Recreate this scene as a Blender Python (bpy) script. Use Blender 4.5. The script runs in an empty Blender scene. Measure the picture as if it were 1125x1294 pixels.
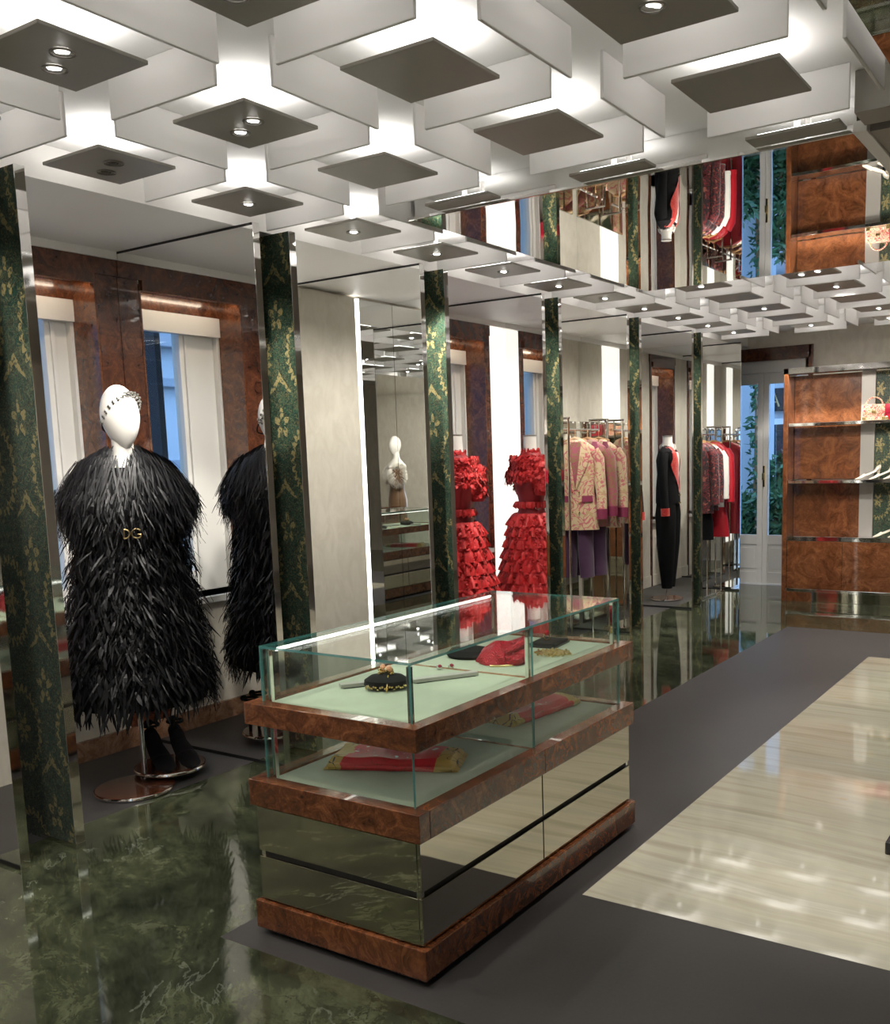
import bpy, bmesh, math, random
from mathutils import Vector, Matrix
random.seed(7)
S = bpy.context.scene
COL = S.collection
PI = math.pi

# ------------------------------------------------------------------ camera
W, H = 1125, 1294
YAW, PITCH, ROLL = math.radians(33.2457), math.radians(-7.9872), math.radians(-1.6644)
FPX, PPX, PPY = 1230.27, 621.54, 749.82
EYE = 1.55
fwd = Vector((-math.sin(YAW)*math.cos(PITCH), math.cos(YAW)*math.cos(PITCH), math.sin(PITCH)))
r0 = Vector((math.cos(YAW), math.sin(YAW), 0)); u0 = r0.cross(fwd)
rt = r0*math.cos(ROLL)+u0*math.sin(ROLL); up = -r0*math.sin(ROLL)+u0*math.cos(ROLL)
cam = bpy.data.cameras.new('camera'); camo = bpy.data.objects.new('camera', cam); COL.objects.link(camo)
m = Matrix((rt, up, -fwd)).transposed().to_4x4(); m.translation = (0, 0, EYE)
camo.matrix_world = m
cam.sensor_width = 36; cam.sensor_fit = 'AUTO'; cam.lens = FPX/max(W, H)*36
cam.shift_x = (W/2-PPX)/max(W, H); cam.shift_y = (PPY-H/2)/max(W, H)
cam.clip_start = 0.02; cam.clip_end = 200
S.camera = camo
# ------------------------------------------------------------------ world, exposure
S.view_settings.view_transform = 'Standard'; S.view_settings.look = 'None'
S.view_settings.exposure = 0.7; S.view_settings.gamma = 1.0; S.view_settings.use_curve_mapping = False
world = bpy.data.worlds.new('dusk_sky'); S.world = world; world.use_nodes = True
bg = world.node_tree.nodes['Background']
bg.inputs['Color'].default_value = (0.30, 0.52, 1.0, 1); bg.inputs['Strength'].default_value = 2.6
S.cycles.max_bounces = 16; S.cycles.glossy_bounces = 10; S.cycles.diffuse_bounces = 5; S.cycles.transparent_max_bounces = 24

UP_STRENGTH = 3.4      # lamps lying on top of the bronze plates
SPOT_W = 80.0          # recessed spotlights and the added fill beams

# ------------------------------------------------------------------ key dimensions (metres)
XW, XF = -4.61, -3.555                # window wall, outer line of the panels
FY = [2.253, 3.687, 4.9965, 6.423, 7.828, 9.266]     # damask panels
DA, TH = 0.243, 0.040
ZS, ZC = 2.687, 2.825                 # soffit, ceiling
AY = [y-DA for y in FY]+[10.43]       # mirror fronts
XR, YB, YE = 3.2, -2.3, 11.0          # right wall, back wall, end wall
GX0, GDX, GY0, GDY = -3.365, 0.753, 1.82, 0.71       # ceiling grid

# ================================================================== mesh helpers
class G:
    def __init__(s): s.v = []; s.f = []; s.m = []
    def add(s, vs, fs, mi=0):
        o = len(s.v); s.v += [tuple(p) for p in vs]
        for f in fs: s.f.append(tuple(o+i for i in f)); s.m.append(mi)
        return s
    def box(s, x0, x1, y0, y1, z0, z1, mi=0):
        vs = [(x, y, z) for z in (z0, z1) for y in (y0, y1) for x in (x0, x1)]
        return s.add(vs, [(0, 2, 3, 1), (4, 5, 7, 6), (0, 1, 5, 4), (2, 6, 7, 3), (0, 4, 6, 2), (1, 3, 7, 5)], mi)
    def bbox(s, x0, x1, y0, y1, z0, z1, b=.004, mi=0, seg=2):
        bm = bmesh.new(); bmesh.ops.create_cube(bm, size=1)
        for v in bm.verts:
            v.co = ((x0+x1)/2+v.co.x*(x1-x0), (y0+y1)/2+v.co.y*(y1-y0), (z0+z1)/2+v.co.z*(z1-z0))
        bmesh.ops.bevel(bm, geom=bm.edges[:], offset=b, segments=seg, affect='EDGES', profile=.6)
        bm.verts.index_update()
        s.add([v.co[:] for v in bm.verts], [[v.index for v in f.verts] for f in bm.faces], mi); bm.free(); return s
    def lathe(s, prof, c=(0, 0, 0), n=24, mi=0, sx=1, sy=1, cap=True):
        vs = []; fs = []
        for r, z in prof:
            for k in range(n):
                a = 2*PI*k/n; vs.append((c[0]+r*sx*math.cos(a), c[1]+r*sy*math.sin(a), c[2]+z))
        for i in range(len(prof)-1):
            for k in range(n):
                a, b = i*n+k, i*n+(k+1) % n; fs.append((a, b, b+n, a+n))
        if cap:
            fs.append(tuple(range(n))[::-1]); fs.append(tuple(range((len(prof)-1)*n, len(prof)*n)))
        return s.add(vs, fs, mi)
    def cyl(s, c, r, h, n=20, mi=0): return s.lathe([(r, 0), (r, h)], c, n, mi)
    def tube(s, pts, rad, n=8, mi=0, sq=1.0):
        pts = [Vector(p) for p in pts]; vs = []; fs = []
        rads = rad if isinstance(rad, (list, tuple)) else [rad]*len(pts)
        ref = None
        for i, p in enumerate(pts):
            d = (pts[min(i+1, len(pts)-1)]-pts[max(i-1, 0)])
            d = d.normalized() if d.length > 1e-9 else Vector((0, 0, 1))
            if ref is None: ref = d.orthogonal().normalized()
            ref = (ref-d*ref.dot(d)); ref = ref.normalized() if ref.length > 1e-6 else d.orthogonal().normalized()
            b = d.cross(ref)
            for k in range(n):
                a = 2*PI*k/n; vs.append(p+(ref*math.cos(a)+b*math.sin(a)*sq)*rads[i])
        for i in range(len(pts)-1):
            for k in range(n):
                a, b2 = i*n+k, i*n+(k+1) % n; fs.append((a, b2, b2+n, a+n))
        fs.append(tuple(range(n))[::-1]); fs.append(tuple(range((len(pts)-1)*n, len(pts)*n)))
        return s.add(vs, fs, mi)
    def grid(s, fn, nu, nv, mi=0, wrap=False):
        vs = [fn(i/nu, j/nv) for j in range(nv+1) for i in range(nu+1)]
        fs = [(j*(nu+1)+i, j*(nu+1)+i+1, (j+1)*(nu+1)+i+1, (j+1)*(nu+1)+i) for j in range(nv) for i in range(nu)]
        return s.add(vs, fs, mi)
    def ball(s, c, r, n=10, mi=0, sx=1, sy=1, sz=1):
        k = max(4, n//2); vs = []; fs = []
        for i in range(1, k):
            t = PI*i/k
            for j in range(n):
                a = 2*PI*j/n; vs.append((c[0]+r*sx*math.sin(t)*math.cos(a), c[1]+r*sy*math.sin(t)*math.sin(a), c[2]+r*sz*math.cos(t)))
        top = len(vs); vs.append((c[0], c[1], c[2]+r*sz)); bot = len(vs); vs.append((c[0], c[1], c[2]-r*sz))
        for i in range(k-2):
            for j in range(n): a, b = i*n+j, i*n+(j+1) % n; fs.append((a, a+n, b+n, b))
        for j in range(n):
            fs.append((top, j, (j+1) % n)); o = (k-2)*n; fs.append((bot, o+(j+1) % n, o+j))
        return s.add(vs, fs, mi)
    def blade(s, p, d, nrm, L, w, curl=0.2, rows=3, mi=0):
        p = Vector(p); d = Vector(d).normalized(); nrm = Vector(nrm)
        sd = d.cross(nrm); sd = sd.normalized() if sd.length > 1e-6 else d.orthogonal().normalized()
        vs = []; fs = []
        for i in range(rows+1):
            t = i/rows; c = p+d*(L*t)+nrm*(curl*L*t*t)
            ww = w*(.35+1.2*t-1.45*t*t*t) if t < 1 else w*.06
            vs += [c-sd*ww*.5, c+sd*ww*.5+nrm*w*.18]
        for i in range(rows): fs.append((2*i, 2*i+1, 2*i+3, 2*i+2))
        return s.add(vs, fs, mi)

def obj(name, g, mat, parent=None, smooth=False, loc=None, kind=None, label=None):
    me = bpy.data.meshes.new(name); me.from_pydata(g.v, [], g.f); me.update()
    for mt in (mat if isinstance(mat, (list, tuple)) else [mat]): me.materials.append(mt)
    if any(g.m):
        me.polygons.foreach_set('material_index', g.m)
    if smooth:
        me.polygons.foreach_set('use_smooth', [True]*len(me.polygons))
        try: me.set_sharp_from_angle(angle=math.radians(38))
        except Exception: pass
    o = bpy.data.objects.new(name, me); COL.objects.link(o)
    if parent: o.parent = parent
    if loc: o.location = loc
    if kind: o['kind'] = kind
    if label: o['label'] = label
    return o
def tag(o, label, cat, group=None):
    o['label'] = label; o['category'] = cat
    if group: o['group'] = group
    return o
def thing(name, label, cat, loc=(0, 0, 0), rz=0, group=None):
    o = bpy.data.objects.new(name, None); COL.objects.link(o); o.empty_display_size = .1
    o.location = loc; o.rotation_euler = (0, 0, rz)
    return tag(o, label, cat, group)
def struct(name, g, mat, parent=None, **k):
    o = obj(name, g, mat, parent, **k)
    if not parent: o['kind'] = 'structure'
    return o
def dup(root, loc, rz=None):
    r = root.copy(); COL.objects.link(r); r.location = loc
    if rz is not None: r.rotation_euler = (0, 0, rz)
    for ch in list(root.children):
        c = ch.copy(); COL.objects.link(c); c.parent = r
        for g2 in list(ch.children):
            d = g2.copy(); COL.objects.link(d); d.parent = c
    return r

# ================================================================== materials
class NT:
    def __init__(s, name):
        s.mat = bpy.data.materials.new(name); s.mat.use_nodes = True
        s.t = s.mat.node_tree; s.p = s.t.nodes['Principled BSDF']; s.out = s.t.nodes['Material Output']
    def n(s, typ, **k):
        nd = s.t.nodes.new(typ)
        for a, b in k.items(): setattr(nd, a, b)
        return nd
    def l(s, a, b): s.t.links.new(a, b)
    def m(s, op, a, b=None, c=None):
        nd = s.n('ShaderNodeMath', operation=op)
        for i, x in enumerate((a, b, c)):
            if x is None: continue
            if isinstance(x, (int, float)): nd.inputs[i].default_value = x
            else: s.l(x, nd.inputs[i])
        return nd.outputs[0]
    def pos(s): return s.n('ShaderNodeNewGeometry').outputs['Position']
    def objc(s): return s.n('ShaderNodeTexCoord').outputs['Object']
    def mapping(s, v, scale=(1, 1, 1), rot=(0, 0, 0), loc=(0, 0, 0)):
        nd = s.n('ShaderNodeMapping'); nd.inputs['Scale'].default_value = scale; nd.inputs['Rotation'].default_value = rot; nd.inputs['Location'].default_value = loc
        s.l(v, nd.inputs['Vector']); return nd.outputs[0]
    def noise(s, v, scale, detail=4, rough=.55, dist=0., col=False):
        nd = s.n('ShaderNodeTexNoise'); nd.inputs['Scale'].default_value = scale; nd.inputs['Detail'].default_value = detail
        nd.inputs['Roughness'].default_value = rough; nd.inputs['Distortion'].default_value = dist
        if v is not None: s.l(v, nd.inputs['Vector'])
        return nd.outputs['Color' if col else 'Fac']
    def ramp(s, f, stops):
        nd = s.n('ShaderNodeValToRGB'); e = nd.color_ramp.elements
        while len(e) < len(stops): e.new(.5)
        for x, (p, c) in zip(e, stops): x.position = p; x.color = (*c, 1) if len(c) == 3 else c
        s.l(f, nd.inputs[0]); return nd.outputs[0]
    def mix(s, f, a, b):
        nd = s.n('ShaderNodeMix', data_type='RGBA')
        for sock, x in ((nd.inputs[0], f), (nd.inputs[6], a), (nd.inputs[7], b)):
            if isinstance(x, (int, float)): sock.default_value = x
            elif isinstance(x, tuple): sock.default_value = (*x, 1)
            else: s.l(x, sock)
        return nd.outputs[2]
    def set(s, **k):
        for a, b in k.items():
            i = s.p.inputs[a.replace('_', ' ')]
            if isinstance(b, (int, float)): i.default_value = b
            elif isinstance(b, tuple): i.default_value = (*b, 1) if len(b) == 3 else b
            else: s.l(b, i)
        return s
    def bump(s, h, strength=.2, dist=.01):
        nd = s.n('ShaderNodeBump'); nd.inputs['Strength'].default_value = strength; nd.inputs['Distance'].default_value = dist
        s.l(h, nd.inputs['Height']); s.l(nd.outputs[0], s.p.inputs['Normal']); return s

def plain(name, col, rough=.5, metal=0., spec=.5, coat=0., **k):
    t = NT(name); t.set(Base_Color=col, Roughness=rough, Metallic=metal)
    t.p.inputs['Specular IOR Level'].default_value = spec
    if coat: t.p.inputs['Coat Weight'].default_value = coat; t.p.inputs['Coat Roughness'].default_value = .05
    if k.get('grain'):
        g0, amt = k['grain']; f = t.noise(t.objc(), g0, 5); c2 = tuple(c*(1-amt) for c in col)
        t.l(t.mix(f, c2, tuple(min(1, c*(1+amt)) for c in col)), t.p.inputs['Base Color'])
    if k.get('sheen'): t.p.inputs['Sheen Weight'].default_value = k['sheen']
    return t.mat
def emit(name, col, st):
    t = NT(name); t.set(Base_Color=(.8, .8, .8)); t.p.inputs['Emission Color'].default_value = (*col, 1); t.p.inputs['Emission Strength'].default_value = st
    return t.mat

M = {}
M['white'] = plain('white_paint', (.86, .84, .81), .5, grain=(3, .03))
M['baffle'] = plain('white_baffle_paint', (.74, .725, .71), .42, grain=(2, .02))
M['ceil'] = plain('ceiling_white', (.82, .81, .80), .7, grain=(2, .02))
M['joinery'] = plain('white_joinery', (.78, .77, .74), .35, grain=(6, .03))
M['bronze'] = plain('bronze_plate', (.34, .32, .285), .45, .15, grain=(8, .06))
M['mirror'] = plain('mirror', (.925, .93, .92), .004, 1.)
M['chrome'] = plain('polished_steel', (.80, .79, .77), .05, 1.)
M['black'] = plain('black_gap', (.012, .012, .012), .5)
M['dark'] = plain('dark_lacquer', (.02, .02, .022), .25)
M['up'] = emit('plate_top_lamp', (1., .975, .94), UP_STRENGTH)
M['led'] = emit('led_strip', (1., .97, .92), 3.2)
M['soft_glow'] = emit('slot_led_and_wall_glow', (1., .965, .90), .62)  # slot strip, and wall patches that glow to imitate light falling there
M['lens'] = emit('spot_lens', (1., .97, .93), 6.)
M['lensdim'] = plain('spot_lens_off', (.35, .34, .32), .25, .4)
M['cove'] = emit('cove_strip', (1., .84, .64), 13.0)
M['felt'] = plain('pale_green_suede', (.37, .41, .31), .9, sheen=.2, grain=(7, .22))
M['mann'] = plain('mannequin_white', (.80, .77, .72), .38, grain=(4, .02))
M['gold'] = plain('gold', (.85, .64, .30), .2, 1., grain=(30, .1))
M['oldgold'] = plain('antique_gold', (.42, .31, .15), .35, 1., grain=(30, .15))
M['silver'] = plain('silver', (.75, .74, .72), .2, 1.)
M['blackcloth'] = plain('black_cloth', (.007, .007, .008), .85, spec=.15, grain=(40, .3))
M['suede'] = plain('black_suede', (.008, .007, .008), .8, spec=.25, grain=(60, .3))
M['purple'] = plain('purple_wool', (.045, .010, .045), .8, sheen=.3, grain=(30, .2))
M['wood'] = plain('hanger_wood', (.35, .19, .08), .4, grain=(20, .3))
M['whitecloth'] = plain('white_cloth', (.75, .72, .66), .7, grain=(12, .06))
M['redsilk'] = plain('red_silk', (.36, .006, .014), .45, grain=(14, .18))
M['facade'] = plain('rendered_facade', (.50, .52, .54), .85, grain=(1.5, .08))
M['facadedark'] = plain('facade_moulding', (.30, .32, .35), .8, grain=(2, .1))
M['grass'] = plain('paving', (.25, .25, .24), .8, grain=(3, .2))
M['grey_panel'] = plain('grey_pilaster', (.36, .34, .31), .35, .2, grain=(5, .04))

def mk_mirror_wavy():
    t = NT('polished_ceiling_mirror'); t.set(Base_Color=(.84, .84, .83), Metallic=1., Roughness=.008)
    h = t.noise(t.mapping(t.pos(), (1.3, .6, 1.)), 1.1, 1, .3); t.bump(h, .05, .05); return t.mat
M['ceilmirror'] = mk_mirror_wavy()
def mk_tint():
    t = NT('bronze_tinted_mirror'); t.set(Base_Color=(.60, .575, .50), Metallic=1., Roughness=.035); return t.mat
M['tint'] = mk_tint()
def mk_burl(name, lo, mid, hi, sc=1., coat=.6):
    t = NT(name); p = t.objc()
    w = t.noise(p, 2.2*sc, 3, .6, 0, True)
    v = t.n('ShaderNodeVectorMath', operation='MULTIPLY_ADD'); t.l(w, v.inputs[0]); v.inputs[1].default_value = (.35/sc,)*3; t.l(p, v.inputs[2])
    a = t.noise(v.outputs[0], 7*sc, 8, .68, 1.6); b = t.noise(v.outputs[0], 26*sc, 5, .6, 2.2)
    f = t.m('ADD', t.m('MULTIPLY', a, .72), t.m('MULTIPLY', b, .28))
    t.set(Base_Color=t.ramp(f, [(.34, lo), (.50, mid), (.66, hi)]), Roughness=.22)
    t.p.inputs['Coat Weight'].default_value = coat; t.p.inputs['Coat Roughness'].default_value = .03
    return t.mat
M['burl'] = mk_burl('burl_veneer', (.036, .010, .005), (.125, .040, .015), (.27, .098, .036), 1.7)
M['burldark'] = mk_burl('dark_burl_veneer', (.022, .007, .005), (.095, .028, .013), (.20, .068, .029), 1.2)
M['burllight'] = mk_burl('light_burl_veneer', (.16, .07, .035), (.36, .19, .11), (.50, .30, .19), 1.)
def mk_damask(name='green_gold_damask', kx=.36, kz=.54, green=(.0075, .043, .026), gold=(.29, .235, .10)):
    t = NT(name); sp = t.n('ShaderNodeSeparateXYZ'); base = t.pos()
    wob = t.noise(base, 38, 1, .5, 0, True)
    va = t.n('ShaderNodeVectorMath', operation='MULTIPLY_ADD'); t.l(wob, va.inputs[0]); va.inputs[1].default_value = (.020,)*3; t.l(base, va.inputs[2])
    t.l(va.outputs[0], sp.inputs[0])
    u = t.m('DIVIDE', t.m('ADD', sp.outputs['X'], 39.85), kx); v = t.m('DIVIDE', sp.outputs['Z'], kz)
    def cell(k):
        fu = t.m('SUBTRACT', t.m('FRACT', t.m('ADD', u, .5*k)), .5); fv = t.m('SUBTRACT', t.m('FRACT', t.m('ADD', v, .5*k+.1)), .5)
        return t.m('MULTIPLY', fu, 2.0), t.m('MULTIPLY', fv, 2.0)
    # palmette: peaked arch above a three-petal fleur
    X, Y = cell(0); ax = t.m('ABSOLUTE', X)
    arch = t.m('MULTIPLY', t.m('LESS_THAN', t.m('ABSOLUTE', t.m('ADD', t.m('SUBTRACT', Y, .62), t.m('MULTIPLY', t.m('POWER', ax, .75), .62))), t.m('SUBTRACT', .085, t.m('MULTIPLY', ax, .14))), t.m('LESS_THAN', ax, .42))
    Y2 = t.m('ADD', Y, .28); r = t.m('SQRT', t.m('ADD', t.m('MULTIPLY', X, X), t.m('MULTIPLY', Y2, Y2))); th = t.m('ARCTAN2', X, Y2)
    fle = t.m('MULTIPLY', t.m('LESS_THAN', r, t.m('MULTIPLY', t.m('ABSOLUTE', t.m('COSINE', t.m('MULTIPLY', th, 2.5))), .30)), t.m('GREATER_THAN', r, .10))
    # sunburst medallion on the half drop
    X, Y = cell(1); r = t.m('SQRT', t.m('ADD', t.m('MULTIPLY', X, X), t.m('MULTIPLY', Y, Y))); th = t.m('ARCTAN2', X, Y)
    saw = t.m('ABSOLUTE', t.m('SINE', t.m('MULTIPLY', th, 13)))
    ring = t.m('LESS_THAN', t.m('ABSOLUTE', t.m('SUBTRACT', t.m('SUBTRACT', r, t.m('MULTIPLY', saw, .10)), .56)), t.m('ADD', .020, t.m('MULTIPLY', saw, .045)))
    core = t.m('LESS_THAN', t.m('ADD', r, t.m('MULTIPLY', t.m('COSINE', t.m('MULTIPLY', th, 6)), .09)), .20)
    tot = t.m('MAXIMUM', t.m('MAXIMUM', arch, fle), t.m('MAXIMUM', ring, core))
    brk = t.m('GREATER_THAN', t.noise(base, 70, 2, .5), .45)
    vine = t.m('LESS_THAN', t.m('ABSOLUTE', t.m('SUBTRACT', t.noise(base, 44, 1, .5, 1.6), .5)), .030)
    f = t.m('MAXIMUM', t.m('MULTIPLY', tot, t.m('ADD', t.m('MULTIPLY', brk, .8), .15)), t.m('MULTIPLY', vine, .38))
    fil = t.m('GREATER_THAN', t.noise(base, 48, 2, .5, 1.5), .52)
    gcol = t.mix(fil, green, tuple(c*.32 for c in green))
    t.set(Base_Color=t.mix(f, gcol, gold), Roughness=.5, Metallic=t.m('MULTIPLY', f, .2))
    t.p.inputs['Sheen Weight'].default_value = .1
    t.bump(f, .3, .002); return t.mat
M['damask'] = mk_damask()
def mk_marble():
    t = NT('green_marble'); p = t.mapping(t.pos(), (1, 1, 1), (0, 0, .6))
    w = t.noise(p, 1.1, 4, .6, 0, True)
    v = t.n('ShaderNodeVectorMath', operation='MULTIPLY_ADD'); t.l(w, v.inputs[0]); v.inputs[1].default_value = (.40, .40, .4); t.l(p, v.inputs[2])
    a = t.noise(t.mapping(v.outputs[0], (1.3, 2.6, 1)), 2.6, 11, .74, .25)
    base = t.ramp(a, [(.30, (.014, .016, .011)), (.45, (.031, .036, .021)), (.55, (.059, .067, .037)), (.68, (.11, .12, .070))])
    vn = t.m('ABSOLUTE', t.m('SUBTRACT', t.noise(t.mapping(v.outputs[0], (1., 2.2, 1)), 1.6, 8, .6, .2), .5))
    vein = t.ramp(vn, [(0., (1, 1, 1)), (.012, (0, 0, 0))])
    sel = t.m('GREATER_THAN', t.noise(p, .9, 2), .56)
    bl = t.m('ABSOLUTE', t.m('SUBTRACT', t.noise(v.outputs[0], 3.6, 7, .7, .2), .5)); blk = t.ramp(bl, [(0., (1, 1, 1)), (.02, (0, 0, 0))])
    c = t.mix(t.m('MULTIPLY', blk, .6), base, (.008, .010, .007))
    c = t.mix(t.m('MULTIPLY', t.m('MULTIPLY', vein, sel), .35), c, (.22, .24, .19))
    t.set(Base_Color=c, Roughness=.045); t.p.inputs['Specular IOR Level'].default_value = .85; return t.mat
M['marble'] = mk_marble()
def mk_onyx():
    t = NT('cream_onyx'); p = t.mapping(t.pos(), (1, 1, 1), (0, 0, .06))
    w = t.noise(p, .8, 3, .5, 0, True)
    v = t.n('ShaderNodeVectorMath', operation='MULTIPLY_ADD'); t.l(w, v.inputs[0]); v.inputs[1].default_value = (.16, .16, 0); t.l(p, v.inputs[2])
    a = t.noise(t.mapping(v.outputs[0], (.28, 4.6, 1)), 2.1, 7, .58, .2)
    c = t.ramp(a, [(.28, (.34, .32, .24)), (.43, (.45, .42, .325)), (.52, (.52, .49, .385)), (.62, (.46, .44, .355)), (.74, (.58, .55, .455))])
    fl = t.m('GREATER_THAN', t.noise(t.mapping(p, (1, 2.5, 1)), 2.6, 3), .69)
    c = t.mix(t.m('MULTIPLY', fl, .35), c, (.48, .33, .13))
    t.set(Base_Color=c, Roughness=.045); t.p.inputs['Specular IOR Level'].default_value = .8; return t.mat
M['onyx'] = mk_onyx()
def mk_greystone():
    t = NT('dark_honed_stone'); f = t.noise(t.pos(), 70, 3)
    b = t.noise(t.pos(), 2, 3); t.set(Base_Color=t.mix(t.m('MULTIPLY', f, b), (.040, .037, .036), (.078, .073, .071)), Roughness=.46); return t.mat
M['stone'] = mk_greystone()
def mk_cream():
    t = NT('cream_wallcovering'); p = t.pos()
    a = t.noise(t.mapping(p, (1, 1, .6)), 9, 4, .6, 1.2); t.set(Base_Color=t.ramp(a, [(.35, (.60, .555, .47)), (.65, (.68, .635, .55))]), Roughness=.6); return t.mat
M['cream'] = mk_cream()
def mk_glass(name, tint=(.93, .97, .95), ior=1.45):
    t = NT(name); t.t.nodes.remove(t.p)
    tr = t.n('ShaderNodeBsdfTransparent'); tr.inputs[0].default_value = (*tint, 1)
    gl = t.n('ShaderNodeBsdfGlossy'); gl.inputs['Roughness'].default_value = .0; gl.inputs['Color'].default_value = (1, 1, 1, 1)
    lw = t.n('ShaderNodeLayerWeight'); lw.inputs[0].default_value = .5
    sm = t.m('ADD', .038, t.m('MULTIPLY', t.m('POWER', lw.outputs['Facing'], 5.0), .90))
    mx = t.n('ShaderNodeMixShader'); t.l(sm, mx.inputs[0]); t.l(tr.outputs[0], mx.inputs[1]); t.l(gl.outputs[0], mx.inputs[2])
    t.l(mx.outputs[0], t.out.inputs[0]); return t.mat
M['glass'] = mk_glass('clear_glass')
def mk_edge():
    t = NT('glass_edge'); f = t.noise(t.pos(), 30, 2); t.set(Base_Color=t.mix(f, (.05, .20, .19), (.10, .30, .28)), Roughness=.08); t.p.inputs['Alpha'].default_value = .8; return t.mat
M['gedge'] = mk_edge()
def mk_feather():
    t = NT('black_feather'); f = t.noise(t.objc(), 45, 3)
    t.set(Base_Color=t.mix(f, (.0025, .0025, .003), (.008, .008, .010)), Roughness=t.m('ADD', t.m('MULTIPLY', f, .40), .28)); t.p.inputs['Specular IOR Level'].default_value = .34; return t.mat
M['feather'] = mk_feather()
def mk_plume():
    t = NT('black_body_feather'); f = t.noise(t.objc(), 30, 3)
    t.set(Base_Color=t.mix(f, (.002, .002, .0025), (.006, .006, .007)), Roughness=t.m('ADD', t.m('MULTIPLY', f, .35), .30)); t.p.inputs['Specular IOR Level'].default_value = .20; return t.mat
M['plume'] = mk_plume()
def mk_red(name, a, b):
    t = NT(name); f = t.noise(t.objc(), 16, 4); t.set(Base_Color=t.mix(f, a, b), Roughness=.6); t.p.inputs['Sheen Weight'].default_value = .5
    t.p.inputs['Sheen Tint'].default_value = (1, .3, .25, 1); return t.mat
M['redtulle'] = mk_red('red_tulle', (.34, .002, .006), (.62, .010, .012))
M['reddark'] = mk_red('red_lining', (.20, .001, .006), (.32, .004, .010))
def mk_brocade(name, base, pat, sc=14, th=.06, extra=None):
    t = NT(name); p = t.objc(); n1 = t.noise(p, sc, 2, .45, 2.2)
    f = t.m('LESS_THAN', t.m('ABSOLUTE', t.m('SUBTRACT', n1, .5)), th)
    c = t.mix(f, base, pat)
    if extra: c = t.mix(t.m('GREATER_THAN', t.noise(p, sc*1.9, 2, .5, .8), .63), c, extra)
    t.set(Base_Color=c, Roughness=.5); t.p.inputs['Sheen Weight'].default_value = .2; t.bump(f, .2, .002); return t.mat
M['brocade'] = mk_brocade('cream_pink_brocade', (.47, .36, .21), (.42, .11, .12), 9, .045, (.38, .26, .13))
M['brocade2'] = mk_brocade('brown_pink_brocade', (.20, .10, .05), (.26, .05, .08), 12, .05)
M['redbro'] = mk_brocade('red_brocade', (.48, .008, .010), (.62, .10, .05), 18, .03)
M['floral'] = mk_brocade('dark_floral_jacquard', (.018, .010, .012), (.16, .018, .022), 13, .055, (.30, .10, .07))
M['magenta'] = plain('magenta_trim', (.17, .015, .05), .6, grain=(20, .2))
def mk_scarf():
    t = NT('printed_red_scarf'); p = t.objc(); sp = t.n('ShaderNodeSeparateXYZ'); t.l(p, sp.inputs[0])
    ed = t.m('GREATER_THAN', t.m('ADD', t.m('ABSOLUTE', sp.outputs['X']), t.m('MULTIPLY', t.noise(p, 18, 2), .05)), .185)
    fl = t.m('MULTIPLY', t.m('GREATER_THAN', t.noise(p, 26, 3, .5, .5), .64), t.m('LESS_THAN', t.m('ABSOLUTE', sp.outputs['Y']), .055))
    bk = t.m('LESS_THAN', t.m('ABSOLUTE', t.m('SUBTRACT', t.noise(p, 14, 1, .4, 1.5), .5)), .018)
    c = t.mix(fl, (.58, .008, .022), (.70, .62, .64)); c = t.mix(ed, c, (.46, .29, .07)); c = t.mix(t.m('MULTIPLY', bk, t.m('MAXIMUM', ed, .35)), c, (.02, .012, .01))
    t.set(Base_Color=c, Roughness=.42); return t.mat
M['scarf'] = mk_scarf()
def mk_sequin():
    t = NT('red_sequins'); v = t.n('ShaderNodeTexVoronoi'); v.inputs['Scale'].default_value = 190; t.l(t.objc(), v.inputs['Vector'])
    t.set(Base_Color=t.mix(v.outputs['Distance'], (.56, .008, .030), (.20, .003, .010)), Roughness=.3, Metallic=.35); t.bump(v.outputs['Distance'], .8, .004); return t.mat
M['sequin'] = mk_sequin()
M['burlcab'] = mk_burl('cabinet_burl_veneer', (.055, .016, .006), (.14, .048, .017), (.25, .095, .035), .75, .8)
def mk_leaf(name, a, b):
    t = NT(name); f = t.noise(t.pos(), 12, 3); t.set(Base_Color=t.mix(f, a, b), Roughness=.5); return t.mat
M['leaf'] = mk_leaf('hedge_leaf', (.02, .07, .025), (.07, .19, .07))
def mk_bag():
    t = NT('red_bag_leather'); f = t.noise(t.objc(), 40, 3); t.set(Base_Color=t.mix(f, (.26, .004, .02), (.45, .012, .04)), Roughness=.35); return t.mat
M['bag'] = mk_bag()
M['bagflower'] = mk_brocade('floral_gold_bag', (.62, .55, .38), (.50, .05, .06), 30, .06, (.50, .34, .10))

# ================================================================== the setting
def floorbox(name, x0, x1, y0, y1, z1, mat): return struct(name, G().box(x0, x1, y0, y1, -.06, z1), mat)
GRX0, GRX1, GRY0, GRY1 = -2.448, 1.75, 2.033, 8.45
CX0, CX1, CY0, CY1 = -1.553, 0.85, 2.90, 7.44
g = G()
g.box(-3.78, GRX0, YB, YE, -.06, 0); g.box(GRX0, GRX1, YB, GRY0, -.06, 0); g.box(GRX0, GRX1, GRY1, YE, -.06, 0); g.box(GRX1, XR, YB, YE, -.06, 0)
fl = struct('floor', g, M['marble'])
g = G(); g.box(GRX0, CX0, GRY0, GRY1, -.06, 0); g.box(CX0, CX1, GRY0, CY0, -.06, 0); g.box(CX0, CX1, CY1, GRY1, -.06, 0); g.box(CX1, GRX1, GRY0, GRY1, -.06, 0)
obj('stone_border', g, M['stone'], fl, label='dark grey honed stone band')
obj('onyx_inlay', G().box(CX0, CX1, CY0, CY1, -.06, .0006), M['onyx'], fl, label='cream banded onyx field')
obj('bay_floor', G().box(XW-.02, -3.78, YB, YE, -.06, 0), M['stone'], fl, label='dark grey floor strip along the window bays')

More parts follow.
